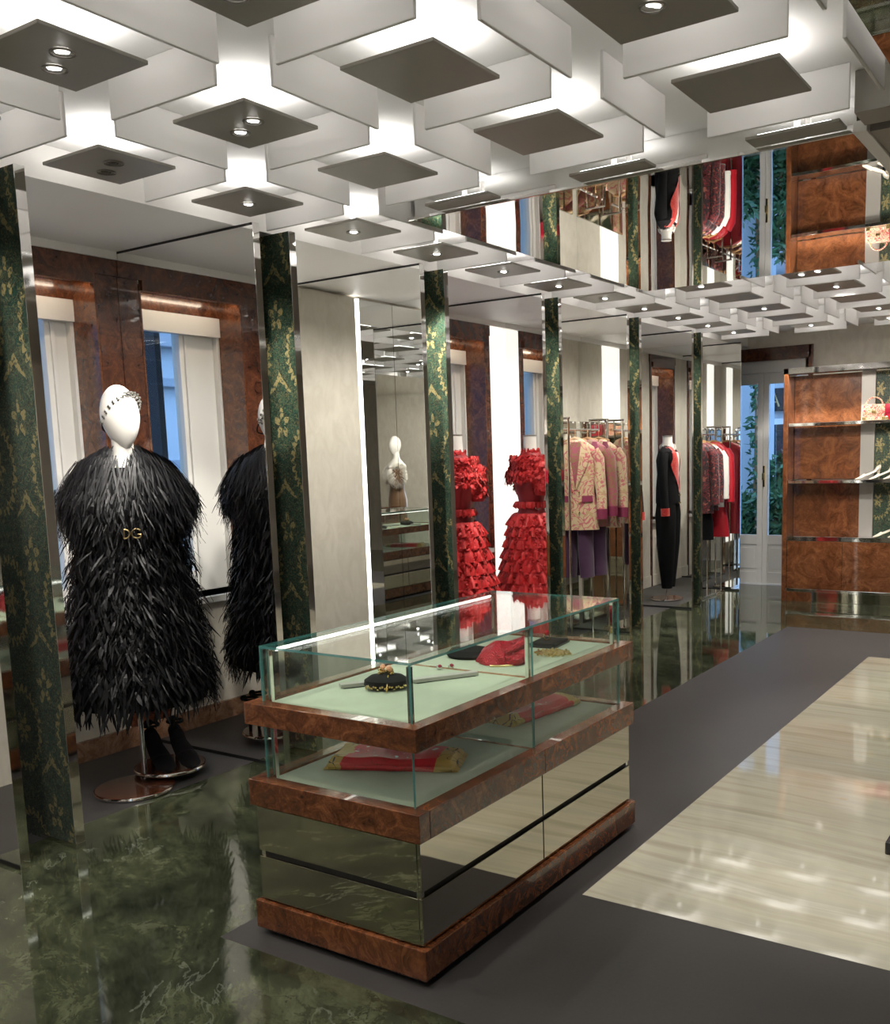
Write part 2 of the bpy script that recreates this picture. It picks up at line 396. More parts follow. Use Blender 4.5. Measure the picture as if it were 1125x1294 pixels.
WT = .42
OPEN = [(2.57, 3.31), (5.34, 6.06), (8.14, 8.78)]
ZSILL, ZHEAD = .77, 2.54
g = G(); y = YB
for a, b in OPEN:
    g.box(XW-WT, XW, y, a, -.05, ZC+.05); g.box(XW-WT, XW, a, b, -.05, ZSILL); g.box(XW-WT, XW, a, b, ZHEAD, ZC+.05); y = b
g.box(XW-WT, XW, y, YE+.2, -.05, ZC+.05)
wl = struct('wall_left', g, M['cream'])
def wallpanel(name, y0, y1, z0, z1, mat, t=.012): return obj(name, G().bbox(XW, XW+t, y0, y1, z0, z1, .002), mat, wl)
# bay 1 burl piers, friezes above the windows
for y0, y1 in ((2.293, 2.568), (3.312, 3.443)): wallpanel('burl_pier', y0, y1, .112, 2.56, M['burldark'])
wallpanel('burl_pier', 5.27, 5.338, 0.112, 2.62, M['burldark'])
for y0, y1 in ((2.293, 3.443), (5.27, 6.13), (8.09, 8.83)): wallpanel('burl_frieze', y0, y1, ZHEAD+.02, 2.645, M['burldark'], .02)
for y0, y1 in ((8.10, 8.138), (8.782, 8.82), (6.062, 6.12)): wallpanel('frame_strip', y0, y1, .0, ZHEAD+.02, M['burldark'], .014)
for (y0, y1) in ((2.293, 3.443), (5.037, 6.179), (6.463, 7.584), (7.868, 9.022), (9.306, 10.429)):
    wallpanel('cornice', y0, y1, 2.645, ZS, M['white'], .03)
for (y0, y1) in ((2.293, 3.443), (5.037, 6.179)):
    wallpanel('skirting', y0, y1, 0, .11, M['burllight'], .022)
for (y0, y1) in ((6.463, 7.584), (7.868, 9.022), (9.306, 10.429)):
    wallpanel('skirting', y0, y1, 0, .13, M['cream'], .012)
# bay 2: cream panel, light strip, wall mirror
wallpanel('cream_panel', 4.175, 4.735, .0, ZS-.02, M['cream'], .05)
for yy in (4.120, 4.738): obj('light_strip', G().box(XW+.002, XW+.040, yy, yy+.012 if yy > 4.5 else yy+.015, .0, ZS-.02), M['led'], wl, label='vertical white light strip')
obj('wall_mirror', G().box(XW, XW+.02, 3.729, 4.108, .0, ZS-.02), M['mirror'], wl)
# brightly washed wall patches, their light put in as a glowing surface
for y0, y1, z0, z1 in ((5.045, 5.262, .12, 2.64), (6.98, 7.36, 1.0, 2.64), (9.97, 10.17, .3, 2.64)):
    obj('wall_glow', G().box(XW, XW+.018, y0, y1, z0, z1), M['soft_glow'], wl, label='white wall patch glowing to imitate a bright light wash')

def window(n, y0, y1, gy0, gy1):
    w = struct('window_%d' % n, G().box(XW-WT, XW+.05, y0-.0, y1+.0, ZSILL-.035, ZSILL), M['joinery'])
    for s, yy in ((1, y0), (-1, y1)):
        a, b = sorted((yy, yy+s*.012)); obj('jamb', G().box(XW-.19, XW+.012, a, b, ZSILL, ZHEAD), M['burl'], w)
        a, b = sorted((yy, yy+s*.03)); obj('reveal', G().box(XW-WT, XW-.19, a, b, ZSILL, ZHEAD), M['joinery'], w)
    obj('lintel', G().box(XW-.19, XW-.012, y0+.012, y1-.012, ZHEAD-.004, ZHEAD), M['burl'], w)
    obj('lintel_board', G().box(XW-.19, XW-.175, y0+.012, y1-.012, 2.445, ZHEAD-.005), M['burl'], w)
    obj('light_lip', G().box(XW-.012, XW+.03, y0+.012, y1-.012, ZHEAD-.034, ZHEAD+.02), M['burldark'], w)
    obj('cove_light', G().box(XW-.040, XW-.020, y0+.03, y1-.03, ZHEAD-.012, ZHEAD-.005), M['cove'], w)
    fx0, fx1 = XW-.30, XW-.23
    g = G(); g.bbox(fx0, fx1, y0+.03, gy0, ZSILL, ZHEAD-.04, .005); g.bbox(fx0, fx1, gy1, y1-.03, ZSILL, ZHEAD-.04, .005)
    g.bbox(fx0, fx1, gy0, gy1, ZSILL, ZSILL+.13, .005); g.bbox(fx0, fx1, gy0, gy1, 2.38, ZHEAD-.04, .005)
    obj('window_frame', g, M['joinery'], w)
    obj('header', G().box(XW-.23, XW-.175, y0+.012, y1-.012, 2.33, 2.444), M['joinery'], w)
    obj('pane', G().box(fx0+.03, fx0+.036, gy0, gy1, ZSILL+.13, 2.38), M['glass'], w)
    g = G()
    for a, b in ((gy0-.05, gy0-.03), (gy1+.03, gy1+.05)): g.bbox(fx1, fx1+.014, a, b, ZSILL+.02, ZHEAD-.06, .003)
    obj('glazing_bead', g, M['joinery'], w)
    obj('shutter_edge', G().box(XW-WT-.12, XW-WT-.02, gy0-.03, gy0+.012, .3, 2.6), M['dark'], w)
    return w
window(1, 2.57, 3.31, 2.86, 3.15)
window(2, 5.34, 6.06, 5.50, 5.93)
window(3, 8.14, 8.78, 8.24, 8.70)

# end wall with the glass door
DX0, DX1, DZ = -4.06, -2.99, 2.52
g = G(); g.box(XW, DX0, YE, YE+.25, -.05, ZC+.05); g.box(DX1, XR+.2, YE, YE+.25, -.05, ZC+.05); g.box(DX0, DX1, YE, YE+.25, DZ, ZC+.05)
wf = struct('wall_end', g, M['cream'])
d = struct('door_1', G().box(DX0, DX1, YE+.02, YE+.22, -.02, .012), M['joinery'])
g = G(); g.bbox(DX0-.0, DX0+.045, YE+.02, YE+.16, 0, DZ, .004); g.bbox(DX1-.045, DX1, YE+.02, YE+.16, 0, DZ, .004); g.bbox(DX0, DX1, YE+.02, YE+.16, 2.39, DZ, .004)
obj('door_frame', g, M['joinery'], d)
mid = -3.505
for x0, x1 in ((DX0+.047, mid-.002), (mid+.002, DX1-.047)):
    g = G(); sw = .062
    g.bbox(x0, x0+sw, YE+.05, YE+.10, .01, 2.388, .004); g.bbox(x1-sw, x1, YE+.05, YE+.10, .01, 2.388, .004)
    for z0, z1 in ((.01, .14), (.46, .57), (2.27, 2.388)): g.bbox(x0+sw, x1-sw, YE+.05, YE+.10, z0, z1, .004)
    g.box(x0+sw, x1-sw, YE+.065, YE+.085, .14, .46)
    lf = obj('door_leaf', g, M['joinery'], d)
    obj('pane', G().box(x0+sw, x1-sw, YE+.072, YE+.078, .57, 2.27), M['glass'], lf)
    obj('bead', G().bbox(x0+sw+.03, x1-sw-.03, YE+.056, YE+.066, .18, .42, .003), M['joinery'], lf)
g = G(); g.bbox(mid+.006, mid+.03, YE+.035, YE+.05, 1.12, 1.36, .004); g.tube([(mid+.018, YE+.04, 1.27), (mid+.018, YE+.0, 1.27), (mid+.018, YE-.005, 1.20)], .009)
obj('door_handle', g, M['gold'], d, label='brass door handle')
t1 = struct('trim_1', G().bbox(DX0-.06, DX1+.03, YE-.03, YE+.02, DZ+.0, DZ+.14, .003), M['burldark'])
obj('side_trim', G().bbox(DX1, DX1+.05, YE-.03, YE+.0, 0, DZ+.14, .003), M['burldark'], t1)
obj('cove_light', G().box(DX0, DX1-.02, YE-.018, YE-.004, DZ+.02, DZ+.045), M['cove'], t1)
# right and back walls (behind the camera, seen in the mirrors)
struct('wall_right', G().box(XR, XR+.2, YB-.2, YE+.2, -.05, ZC+.05), M['cream'])
WX0, WX1 = .10, .78
wb = struct('wall_back', G().box(XW-.4, WX0, YB-.2, YB, -.05, ZC+.05).box(WX1, XR+.2, YB-.2, YB, -.05, ZC+.05).box(WX0, WX1, YB-.2, YB, 2.45, ZC+.05).box(WX0, WX1, YB-.2, YB, -.05, .12), M['cream'])
obj('burl_pier', G().bbox(WX1+.03, WX1+.33, YB, YB+.03, 0, 2.6, .003), M['burldark'], wb)
obj('burl_lintel', G().bbox(WX0-.1, WX1+.03, YB, YB+.03, 2.47, 2.6, .003), M['burldark'], wb)
w4 = struct('window_4', G().bbox(WX0-.02, WX1+.02, YB-.2, YB+.04, .07, .12, .004), M['joinery'])
g = G(); g.bbox(WX0, WX0+.12, YB-.1, YB+.01, .12, 2.45, .004); g.bbox(WX1-.12, WX1, YB-.1, YB+.01, .12, 2.45, .004); g.bbox(WX0+.12, WX1-.12, YB-.1, YB+.01, 2.3, 2.45, .004); g.bbox(WX0+.12, WX1-.12, YB-.1, YB+.01, .12, .55, .004)
obj('window_frame', g, M['joinery'], w4)
for z in (.9, 1.25, 1.6, 1.95): obj('glazing_bar', G().bbox(WX0+.12, WX1-.12, YB-.07, YB-.04, z-.01, z+.01, .003), M['dark'], w4)
obj('pane', G().box(WX0+.12, WX1-.12, YB-.056, YB-.05, .55, 2.3), M['glass'], w4)

# ------------------------------------------------------------------ ceiling
ce = struct('ceiling', G().box(XW-.4, XR+.2, YB-.2, YE+.2, ZC, ZC+.08), M['ceil'])
obj('window_soffit', G().box(XW, -3.67, YB, YE, ZS, ZC-.001), M['white'], ce, label='lower soffit along the window bays')
MX0, MX1, MY0, MY1 = -2.955, -.91, 3.93, 6.64
obj('mirror_soffit', G().box(MX0, MX1, MY0, MY1, ZS, ZC-.002), M['ceilmirror'], ce, label='polished mirror ceiling panel')
obj('soffit_lip', G().bbox(MX0-.02, MX1+.02, MY0-.035, MY0-.001, ZS-.004, ZS+.012, .003), M['chrome'], ce)
obj('side_trim', G().bbox(MX1+.001, MX1+.05, MY0-.06, MY1, ZS-.010, ZS+.03, .003), M['white'], ce)
SX = -.67
obj('mirror_soffit', G().box(SX, XR-.4, YB, 3.66, ZS, ZC-.002), M['ceilmirror'], ce)
obj('slot_light', G().box(-.712, -.690, YB+.1, 3.6, ZC-.012, ZC-.004), M['soft_glow'], ce)
obj('bronze_soffit', G().box(-.86, XR-.4, 3.68, 3.84, ZS, ZC-.002).box(-.86, XR-.4, 3.925, MY1, ZS, ZC-.002), M['bronze'], ce)
obj('air_slot', G().box(-.86, XR-.4, 3.841, 3.924, ZS+.03, ZC-.003), M['black'], ce)
PL, PH, PT = .50, 2.678, .012
mx = bpy.data.meshes.new('baffle_x'); gx = G().bbox(-PL/2, PL/2, -PT/2, PT/2, PH, ZC-.001, .002, seg=1); mx.from_pydata(gx.v, [], gx.f); mx.materials.append(M['baffle'])
my = bpy.data.meshes.new('baffle_y'); gy = G().bbox(-PT/2, PT/2, -PL/2, PL/2, PH, ZC-.001, .002, seg=1); my.from_pydata(gy.v, [], gy.f); my.materials.append(M['baffle'])
def baffle(me, x, y):
    o = bpy.data.objects.new('baffle_panel', me); COL.objects.link(o); o.parent = ce; o.location = (x, y, 0)
cells = [(i, j) for i in range(4) for j in range(-5, 3)] + [(0, j) for j in range(3, 12)] + [(i, j) for i in range(1, 5) for j in range(7, 12)]
cs = set(cells); done = set()
for i, j in cells:
    x, y = GX0+GDX*i, GY0+GDY*j
    for key, me, px, py in ((('x', i, j), mx, x, y-GDY/2), (('x', i, j+1), mx, x, y+GDY/2), (('y', i+1, j), my, x+GDX/2, y), (('y', i, j), my, x-GDX/2, y)):
        if key in done: continue
        if px < -3.68: continue
        if MX0-.01 < px < MX1 and MY0-.1 < py < MY1+.02: continue
        done.add(key); baffle(me, px, py)

# ceiling plates with their lamps
PS = .345
def ceiling_light(nsp, kind):
    lab = {0: 'square bronze ceiling plate with no spotlight', 1: 'square bronze ceiling plate with one recessed spotlight', 2: 'square bronze ceiling plate with two lit spotlights', 3: 'square bronze ceiling plate with two unlit spotlights'}[kind]
    t = thing('ceiling_light', lab, 'ceiling light', (0, 0, 0), 0, lab.replace('square ', '').replace('plate', 'plates'))
    h = PS/2
    obj('plate', G().bbox(-h, h, -h, h, 2.700, 2.712, .0015, seg=1), M['bronze'], t)
    obj('lamp', G().box(-.135, .135, -.135, .135, 2.716, 2.722), M['up'], t, label='glowing lamp panel on top of the plate')
    obj('stem', G().cyl((0, 0, 2.722), .012, ZC-2.722, 8), M['white'], t)
    for k in range(nsp):
        ox = 0 if nsp == 1 else (-.06 if k == 0 else .06); oy = -ox*.45
        sp = obj('spotlight', G().lathe([(.036, 0), (.036, .004), (.030, .004), (.028, .0005)], (ox, oy, 2.6945), 20, cap=False), M['grey_panel'], t, smooth=True)
        lens = G().lathe([(.0001, .0), (.017, .0), (.021, .006)], (0, 0, 0), 14, cap=False)
        rot = Matrix.Rotation(math.radians(26), 4, Vector((.6, .8, 0)).normalized())
        lens.v = [tuple(rot @ Vector(p)+Vector((ox+.004, oy-.004, 2.694))) for p in lens.v]
        obj('lens', lens, M['lens'] if kind != 3 else M['lensdim'], sp, smooth=True)
    return t
KIND = {(1, 0): 2, (1, 1): 2, (0, 1): 3, (0, 2): 1, (2, 1): 0, (1, 2): 0, (2, 2): 0, (3, 2): 0, (3, 1): 1, (2, 0): 2, (0, 3): 1, (0, 4): 1, (2, 7): 2, (2, 11): 2}
proto = {k: None for k in range(4)}; BASE = {}
def has_down(i, j): return (i == 0 and j >= 0) or KIND.get((i, j)) in (1, 2) or ((j >= 7 or j < 0) and (i+j) % 2 == 0)  # alternate far and rear plates get a spotlight to carry the added beams
for i, j in cells:
    k = KIND.get((i, j), 1 if has_down(i, j) else 0)
    loc = (GX0+GDX*i, GY0+GDY*j, 0)
    if proto[k] is None:
        proto[k] = ceiling_light({0: 0, 1: 1, 2: 2, 3: 2}[k], k); proto[k].location = loc; o = proto[k]
        BASE[k] = o['label']
    else: o = dup(proto[k], loc)
    where = ('next to the window soffit' if j < 3 else 'between window soffit and mirror ceiling' if j < 7 else 'along the far window soffit') if i == 0 else ('in the coffers before the mirror ceiling' if j < 3 else 'in the coffers beyond the mirror ceiling')
    o['label'] = BASE[k]+' '+where; o['group'] = BASE[k].replace('square ', '')+', '+where
for i in (1, 2, 3):
    t = thing('ceiling_light', 'bronze ceiling plate cut short by the edge of the mirror ceiling', 'ceiling light', (GX0+GDX*i, MY0-.075, 0), 0, 'cut bronze plates along the mirror ceiling')
    h = PS/2
    obj('plate', G().bbox(-h, h, -.075, .036, 2.700, 2.712, .0015, seg=1), M['bronze'], t)
    obj('lamp', G().box(-.135, .135, -.045, .030, 2.716, 2.722), M['up'], t, label='glowing lamp panel on top of the plate')
    obj('stem', G().cyl((0, 0, 2.722), .012, ZC-2.722, 8), M['white'], t)
def spot(i, j, target, w=1., size=38, blend=.6, col=(1, .95, .87), off=(0, 0)):
    L = bpy.data.lights.new('spot_and_fill_beam', 'SPOT'); L.energy = SPOT_W*w; L.spot_size = math.radians(size); L.spot_blend = blend; L.color = col; L.shadow_soft_size = .03
    o = bpy.data.objects.new('spot_and_fill_beam', L); COL.objects.link(o)
    o.location = (GX0+GDX*i+off[0], GY0+GDY*j+off[1], 2.675)
    o.rotation_euler = (Vector(target)-o.location).to_track_quat('-Z', 'Y').to_euler()

# ------------------------------------------------------------------ panels between the bays
names_d = ['dark green damask panel with chrome edges left of the feather coat', 'green damask panel between the feather coat and the light strip', 'green damask panel left of the red ruffled dress',
           'dark damask panel between the red dress and the jacket rack', 'slim damask panel right of the cream brocade jackets', 'slim damask panel right of the black suit']
for k, y in enumerate(FY):
    t = thing('damask_panel', names_d[k], 'wall panel', (XF, y, 0), 0, 'damask panels between the window bays')
    L = XF-XW-.001
    obj('panel_face', G().box(-L, -.003, 0, .006, .0, ZS), M['damask'], t)
    obj('edge_frame', G().bbox(-.0025, 0, -.004, TH, 0, ZS, .0008, seg=1), M['chrome'], t, label='polished steel edge')
    obj('mirror_back', G().box(-L, -.003, .0065, TH, 0, ZS-.001), M['mirror'], t, label='mirrored back')
    obj('foot_plate', G().bbox(-.24, .001, -.006, TH+.002, 0, .022, .002), M['chrome'], t)
names_m = ['mirror panel standing before the damask panel left of the feather coat', 'mirror panel that reflects the black feather coat', 'mirror panel that reflects the cream bay and light strip', 'mirror panel that reflects the red ruffled dress',
           'mirror panel behind the cream brocade jackets', 'mirror panel that reflects the black suit', 'mirror panel that ends beside the glass door']
for k, y in enumerate(AY):
    t = thing('mirror_panel', names_m[k], 'mirror', (XF, y, 0), 0, 'mirror panels between the window bays')
    L = XF-XW-.001
    obj('mirror_face', G().box(-L, -.003, 0, .008, .018, ZS-.012), M['mirror'], t)
    obj('edge_frame', G().bbox(-.0025, 0, -.002, TH, 0, ZS, .0008, seg=1), M['chrome'], t, label='polished steel edge')
    obj('backing', G().box(-L, -.003, .0085, TH, .018, ZS), M['dark'], t)
    obj('base_channel', G().box(-L, -.003, -.003, TH, 0, .017), M['black'], t)
    obj('top_channel', G().box(-L, -.003, -.002, .0084, ZS-.0115, ZS-.0005), M['black'], t)

# ================================================================== display vitrine
VX, VY = -2.007, 2.842
v = thing('display_vitrine', 'glass topped display counter with burl trays and mirrored drawers', 'display case', (VX, VY, 0))
bw, bl = .352, .726; tw, tl = .3486, .7274; gw, gl = .307, .685; dw, dl = .334, .712
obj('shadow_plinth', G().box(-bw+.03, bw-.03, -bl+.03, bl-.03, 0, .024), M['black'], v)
obj('base', G().bbox(-bw, bw, -bl, bl, .024, .118, .003), M['burl'], v)
obj('core', G().box(-dw+.012, dw-.012, -dl+.012, dl-.012, .118, .448), M['black'], v)
for z0, z1 in ((.124, .270), (.290, .440)):
    for x0, x1, y0, y1 in ((dw-.012, dw, -dl+.002, -.003), (dw-.012, dw, .003, dl-.002), (-dw, -dw+.012, -dl+.002, -.003), (-dw, -dw+.012, .003, dl-.002), (-dw+.0, dw-.0125, -dl, -dl+.012), (-dw+.0, dw-.0125, dl-.012, dl)):
        obj('drawer_front', G().bbox(x0, x1, y0, y1, z0, z1, .0012, seg=1), M['tint'], v, label='mirrored drawer front')
for sx in (-1, 1):
    for sy in (-1, 1): obj('corner_pin', G().box(sx*(dw-.014)-.008, sx*(dw-.014)+.008, sy*(dl-.014)-.008, sy*(dl-.014)+.008, .27, .29), M['chrome'], v)
def tray(name, z0, z1, rec):
    ow = .052
    g = G()
    g.bbox(-tw, tw, -tl, -tl+ow, z0, z1, .0025); g.bbox(-tw, tw, tl-ow, tl, z0, z1, .0025)
    g.bbox(-tw, -tw+ow, -tl+ow-.002, tl-ow+.002, z0, z1, .0025); g.bbox(tw-ow, tw, -tl+ow-.002, tl-ow+.002, z0, z1, .0025)
    tr = obj(name, g, M['burl'], v)
    obj('bottom', G().box(-tw+.02, tw-.02, -tl+.02, tl-.02, z0+.004, z1-rec-.006), M['burldark'], tr)
    fp = obj('felt', G().box(-tw+ow, tw-ow, -tl+ow, tl-ow, z1-rec-.006, z1-rec), M['felt'], tr, label='pale green suede lining')
    obj('gold_line', G().box(-tw+ow, tw-ow, -.004, .004, z1-rec, z1-rec+.004), M['burllight'], tr)
    return tr
tray('lower_tray', .448, .535, .008)
tray('upper_tray', .719, .790, .008)
obj('seam_line', G().box(tw+.0002, tw+.001, -tl+.052, -tl+.0535, .449, .534).box(tw+.0002, tw+.001, -.001, .001, .449, .534), M['black'], v)
GT = .008
def pane(name, x0, x1, y0, y1, z0, z1):
    d = (x1-x0, y1-y0, z1-z0); ax = d.index(min(d))
    vs = [(x, y, z) for z in (z0, z1) for y in (y0, y1) for x in (x0, x1)]
    fs = [((0, 2, 3, 1), 2), ((4, 5, 7, 6), 2), ((0, 1, 5, 4), 1), ((2, 6, 7, 3), 1), ((0, 4, 6, 2), 0), ((1, 3, 7, 5), 0)]
    g = G(); g.add(vs, [f for f, a in fs]); g.m = [0 if a == ax else 1 for f, a in fs]
    return obj(name, g, [M['glass'], M['gedge']], v)
for z0, z1 in ((.528, .719), (.784, .971-GT)):
    pane('glass_side', gw-GT, gw, -gl, -.001, z0, z1); pane('glass_side', gw-GT, gw, .001, gl, z0, z1)
    pane('glass_side', -gw, -gw+GT, -gl, gl, z0, z1)
    pane('glass_end', -gw+GT, gw-GT, -gl, -gl+GT, z0, z1); pane('glass_end', -gw+GT, gw-GT, gl-GT, gl, z0, z1)
pane('glass_divider', -gw+GT, gw-GT, -.003, .003, .528, .719)
pane('glass_top', -gw, gw, -gl, gl, .971-GT, .971)
g = G()
for sx in (-1, 1):
    for sy in (-1, 0, 1):
        cx, cy = sx*(gw-.022), sy*(gl-.022)
        if sy == 0 and sx < 0: continue
        obj('post', G().bbox(cx-.007, cx+.007, cy-.007, cy+.007, .782, .955, .001), M['chrome'], v)
        if sx < 0: obj('post', G().bbox(cx-.007, cx+.007, cy-.007, cy+.007, .527, .719, .001), M['chrome'], v)
for yy in (-1, 1):
    lb = obj('tray_light', G().bbox(-gw+.04, gw-.04, yy*(gl-.05)-.008, yy*(gl-.05)+.008, .712, .7185, .001), M['chrome'], v)
    obj('led_strip', G().box(-gw+.045, gw-.045, yy*(gl-.05)-.006, yy*(gl-.05)+.006, .7105, .7118), M['led'], lb)
lb = obj('tray_light', G().bbox(-gw+.03, -gw+.046, -gl+.07, gl-.07, .712, .7185, .001), M['chrome'], v); obj('led_strip', G().box(-gw+.032, -gw+.044, -gl+.075, gl-.075, .7105, .7118), M['led'], lb)
lb = obj('tray_light', G().bbox(gw-.046, gw-.03, -gl+.07, gl-.07, .712, .7185, .001), M['chrome'], v); obj('led_strip', G().box(gw-.044, gw-.032, -gl+.075, gl-.075, .7105, .7118), M['led'], lb)
ba = obj('light_bar', G().bbox(-gw+.012, -gw+.030, -gl+.03, gl-.03, .950, .961, .001), M['chrome'], v)
obj('led_strip', G().box(-gw+.014, -gw+.028, -gl+.05, gl-.05, .9475, .9498), M['led'], ba)
obj('led_strip', G().box(-gw+.0305, -gw+.0325, -gl+.05, gl-.05, .952, .960), M['led'], ba)

# ---- things in the vitrine (upper felt at z=.782, lower at .527)
ZU, ZL = .782, .527
def at(x, y, z): return (x, y, z)
t = thing('evening_pouch', 'rounded black evening pouch with gold chain and flower clasp', 'pouch', (-2.075, 2.50, ZU), .5)
g = G().lathe([(.02, 0), (.062, .004), (.078, .016), (.076, .032), (.055, .046), (.02, .052), (.001, .053)], (0, 0, 0), 28, sx=1, sy=.72, cap=False); obj('body', g, M['suede'], t, smooth=True)
g = G()
for k in range(9):
    a = k*.7; g.ball((.018*math.cos(a)*(1+k*.06), .014*math.sin(a), .058+.006*math.sin(k*2.1)), .009, 8, sz=.7)
obj('flower_clasp', g, M['gold'], t, smooth=True)
obj('flower_petal', G().ball((.012, -.012, .072), .011, 8).ball((-.012, .004, .074), .010, 8), plain('peach_enamel', (.75, .36, .22), .4, grain=(30, .2)), t, smooth=True)
g = G()
for k in range(22):
    a = -.4-k*.1; g.ball((.080*math.cos(a), .062*math.sin(a)-.004, .010+.010*abs(math.sin(k*.9))), .0042, 6)
for k in range(10): g.ball((.012, -.03-.0048*k, .05-.0048*k), .0036, 6)
obj('chain', g, M['gold'], t, smooth=True)
def stand(loc, rz, L, label):
    t = thing('jewellery_stand', label, 'display stand', loc, rz)
    obj('bar', G().bbox(-L/2, L/2, -.017, .017, .003, .016, .002), M['grey_panel'], t); obj('foot', G().box(-L/2+.01, L/2-.01, -.012, .012, 0, .003), M['dark'], t); return t
stand((-2.185, 2.475, ZU), .95, .12, 'slim grey jewellery bar behind the black pouch')
stand((-1.975, 2.70, ZU), 1.0, .24, 'long grey jewellery bar beside the earrings')
t = thing('earring_pair', 'pair of pale jewelled earrings beside the grey bar', 'earrings', (-2.068, 2.83, ZU), .8)
for k in (-1, 1):
    g = G().ball((k*.022, 0, .010), .012, 10, sz=.8); obj('pearl', g, M['silver'], t, smooth=True)
    obj('stone', G().ball((k*.022, -.010, .016), .007, 8), plain('ruby_stone', (.35, .02, .05), .15, grain=(30, .2)), t, smooth=True)
t = thing('red_turban', 'red sequinned knotted turban hat on the green suede', 'hat', (-1.955, 3.03, ZU), .6)
def turb(u, w):
    a = u*2*PI; e = w*PI/2; r = .078*(1+.07*math.sin(a*5+e*5)+.03*math.sin(a*11))
    return (r*math.cos(a)*math.cos(e)*1.15, r*math.sin(a)*math.cos(e)*.95, .074*math.sin(e)*(1+.08*math.sin(a*3+1))+.002)
obj('crown', G().grid(turb, 40, 14), M['sequin'], t, smooth=True)
g = G()
for k in range(3):
    pts = [(.085*math.cos(a)*1.1, .085*math.sin(a)*.95, .020+.022*k+.014*math.sin(a*2+k)) for a in [i*.26-1.4 for i in range(13)]]
    g.tube(pts, [.008+.013*math.sin(PI*i/12) for i in range(13)], 8)
obj('fold', g, M['sequin'], t, smooth=True)
g = G().ball((.075, -.055, .032), .030, 12, sx=1.2, sz=.9).ball((.055, -.075, .02), .022, 10, sx=1.3); obj('knot', g, M['sequin'], t, smooth=True)
g = G().tube([(.10*math.cos(a), .092*math.sin(a), .004) for a in [i*.2-2.0 for i in range(16)]], .004, 6); obj('rim', g, M['gold'], t, smooth=True)
t = thing('dark_cap', 'flat black cap lying behind the red turban', 'hat', (-2.115, 3.06, ZU), .3)
obj('crown', G().lathe([(.075, 0), (.085, .012), (.07, .032), (.03, .042), (.001, .044)], (0, 0, 0), 26, sx=1.1, sy=.9, cap=False), M['suede'], t, smooth=True); obj('button', G().ball((0, 0, .045), .008, 8), M['suede'], t, smooth=True)
t = thing('ring_tray', 'small black tray with a jewelled ring', 'tray', (-1.955, 3.40, ZU), .12)
obj('pad', G().bbox(-.055, .055, -.075, .075, .002, .018, .004), M['suede'], t); obj('rim', G().bbox(-.06, .06, -.08, .08, 0, .008, .002), M['dark'], t)
t = thing('jewelled_ring', 'gold ring with red stone on the small black tray', 'ring', (-1.965, 3.40, ZU+.0185), .4)
obj('band', G().tube([(.013*math.cos(a), 0, .013+.013*math.sin(a)) for a in [i*PI/8 for i in range(17)]], .003, 6), M['gold'], t, smooth=True); obj('stone', G().ball((0, 0, .031), .011, 10), plain('red_gem', (.5, .02, .03), .1, grain=(40, .2)), t, smooth=True)
t = thing('gold_necklace', 'coiled gold bead necklace on the green suede', 'necklace', (-1.845, 3.235, ZU), .3)
g = G()
for k in range(120):
    a = k*.31; r = .018+.00034*k; g.ball((r*math.cos(a)*1.25, r*math.sin(a), .005+.005*((k*7) % 3)*.6), .0052, 6)
obj('beads', g, M['gold'], t, smooth=True)
obj('clasp', G().bbox(.05, .075, -.006, .006, 0, .006, .002), M['gold'], t)
def scarf(loc, rz, label):
    t = thing('folded_scarf', label, 'scarf', loc, rz, 'printed scarves on the lower tray')
    def top(h, sc, ph):
        def fn(u, w):
            x = (u-.5)*.46*sc; y = (w-.5)*.20*sc; e = min(1, (1-abs(2*u-1))*9, (1-abs(2*w-1))*4); e = math.sin(max(0, e)*PI/2)
            return (x, y, .002+h*e+.003*math.sin(u*17+ph)*e+.0025*math.sin(w*8+u*5)*e)
        return fn
    for k, (h, sc) in enumerate(((.018, 1.), (.036, .97))):
        g = G().grid(top(h, sc, k), 40, 16); obj('fold', g, M['scarf'], t, smooth=True)
    obj('roll', G().tube([(x*.021-.21, -.098+.003*math.sin(x), .014) for x in range(21)], [.010+.003*math.sin(x*.8) for x in range(21)], 8), M['scarf'], t, smooth=True)
scarf((-2.045, 2.50, ZL), .42, 'folded red scarf with gold borders, beneath the black pouch')
scarf((-1.985, 3.28, ZL), 1.45, 'folded red and gold scarf, beneath the gold necklace')

# ================================================================== mannequins and clothes
def head_mesh(tilt=0.):
    def fn(u, w):
        a = u*2*PI; e = (w-.5)*PI
        z = math.sin(e); c = math.cos(e)
        x = .076*c*math.cos(a); y = .098*c*math.sin(a)
        # jaw taper and long chin: front is -y
        k = 1-.34*max(0, -z)**1.3; x *= k; y *= (1-.22*max(0, -z)**1.4)
        if y < 0: y -= .012*max(0, -z)*c
        if y > 0: y *= 1+.10*max(0, z+.2)
        return (x*1.04, y*1.04, .150*z)
    return fn
def disc_base(t, r, z0=0., mat='burldark', off=(0, 0)):
    b = obj('base_disc', G().lathe([(r*.96, 0), (r, .004), (r, .016), (r*.985, .021), (.001, .022)], (off[0], off[1], z0), 48, cap=False), M[mat], t, smooth=True)
    obj('base_rim', G().lathe([(r+.001, .003), (r+.004, .006), (r+.004, .015), (r+.001, .019)], (off[0], off[1], z0), 48, cap=False), M['chrome'], b, smooth=True)
    return b
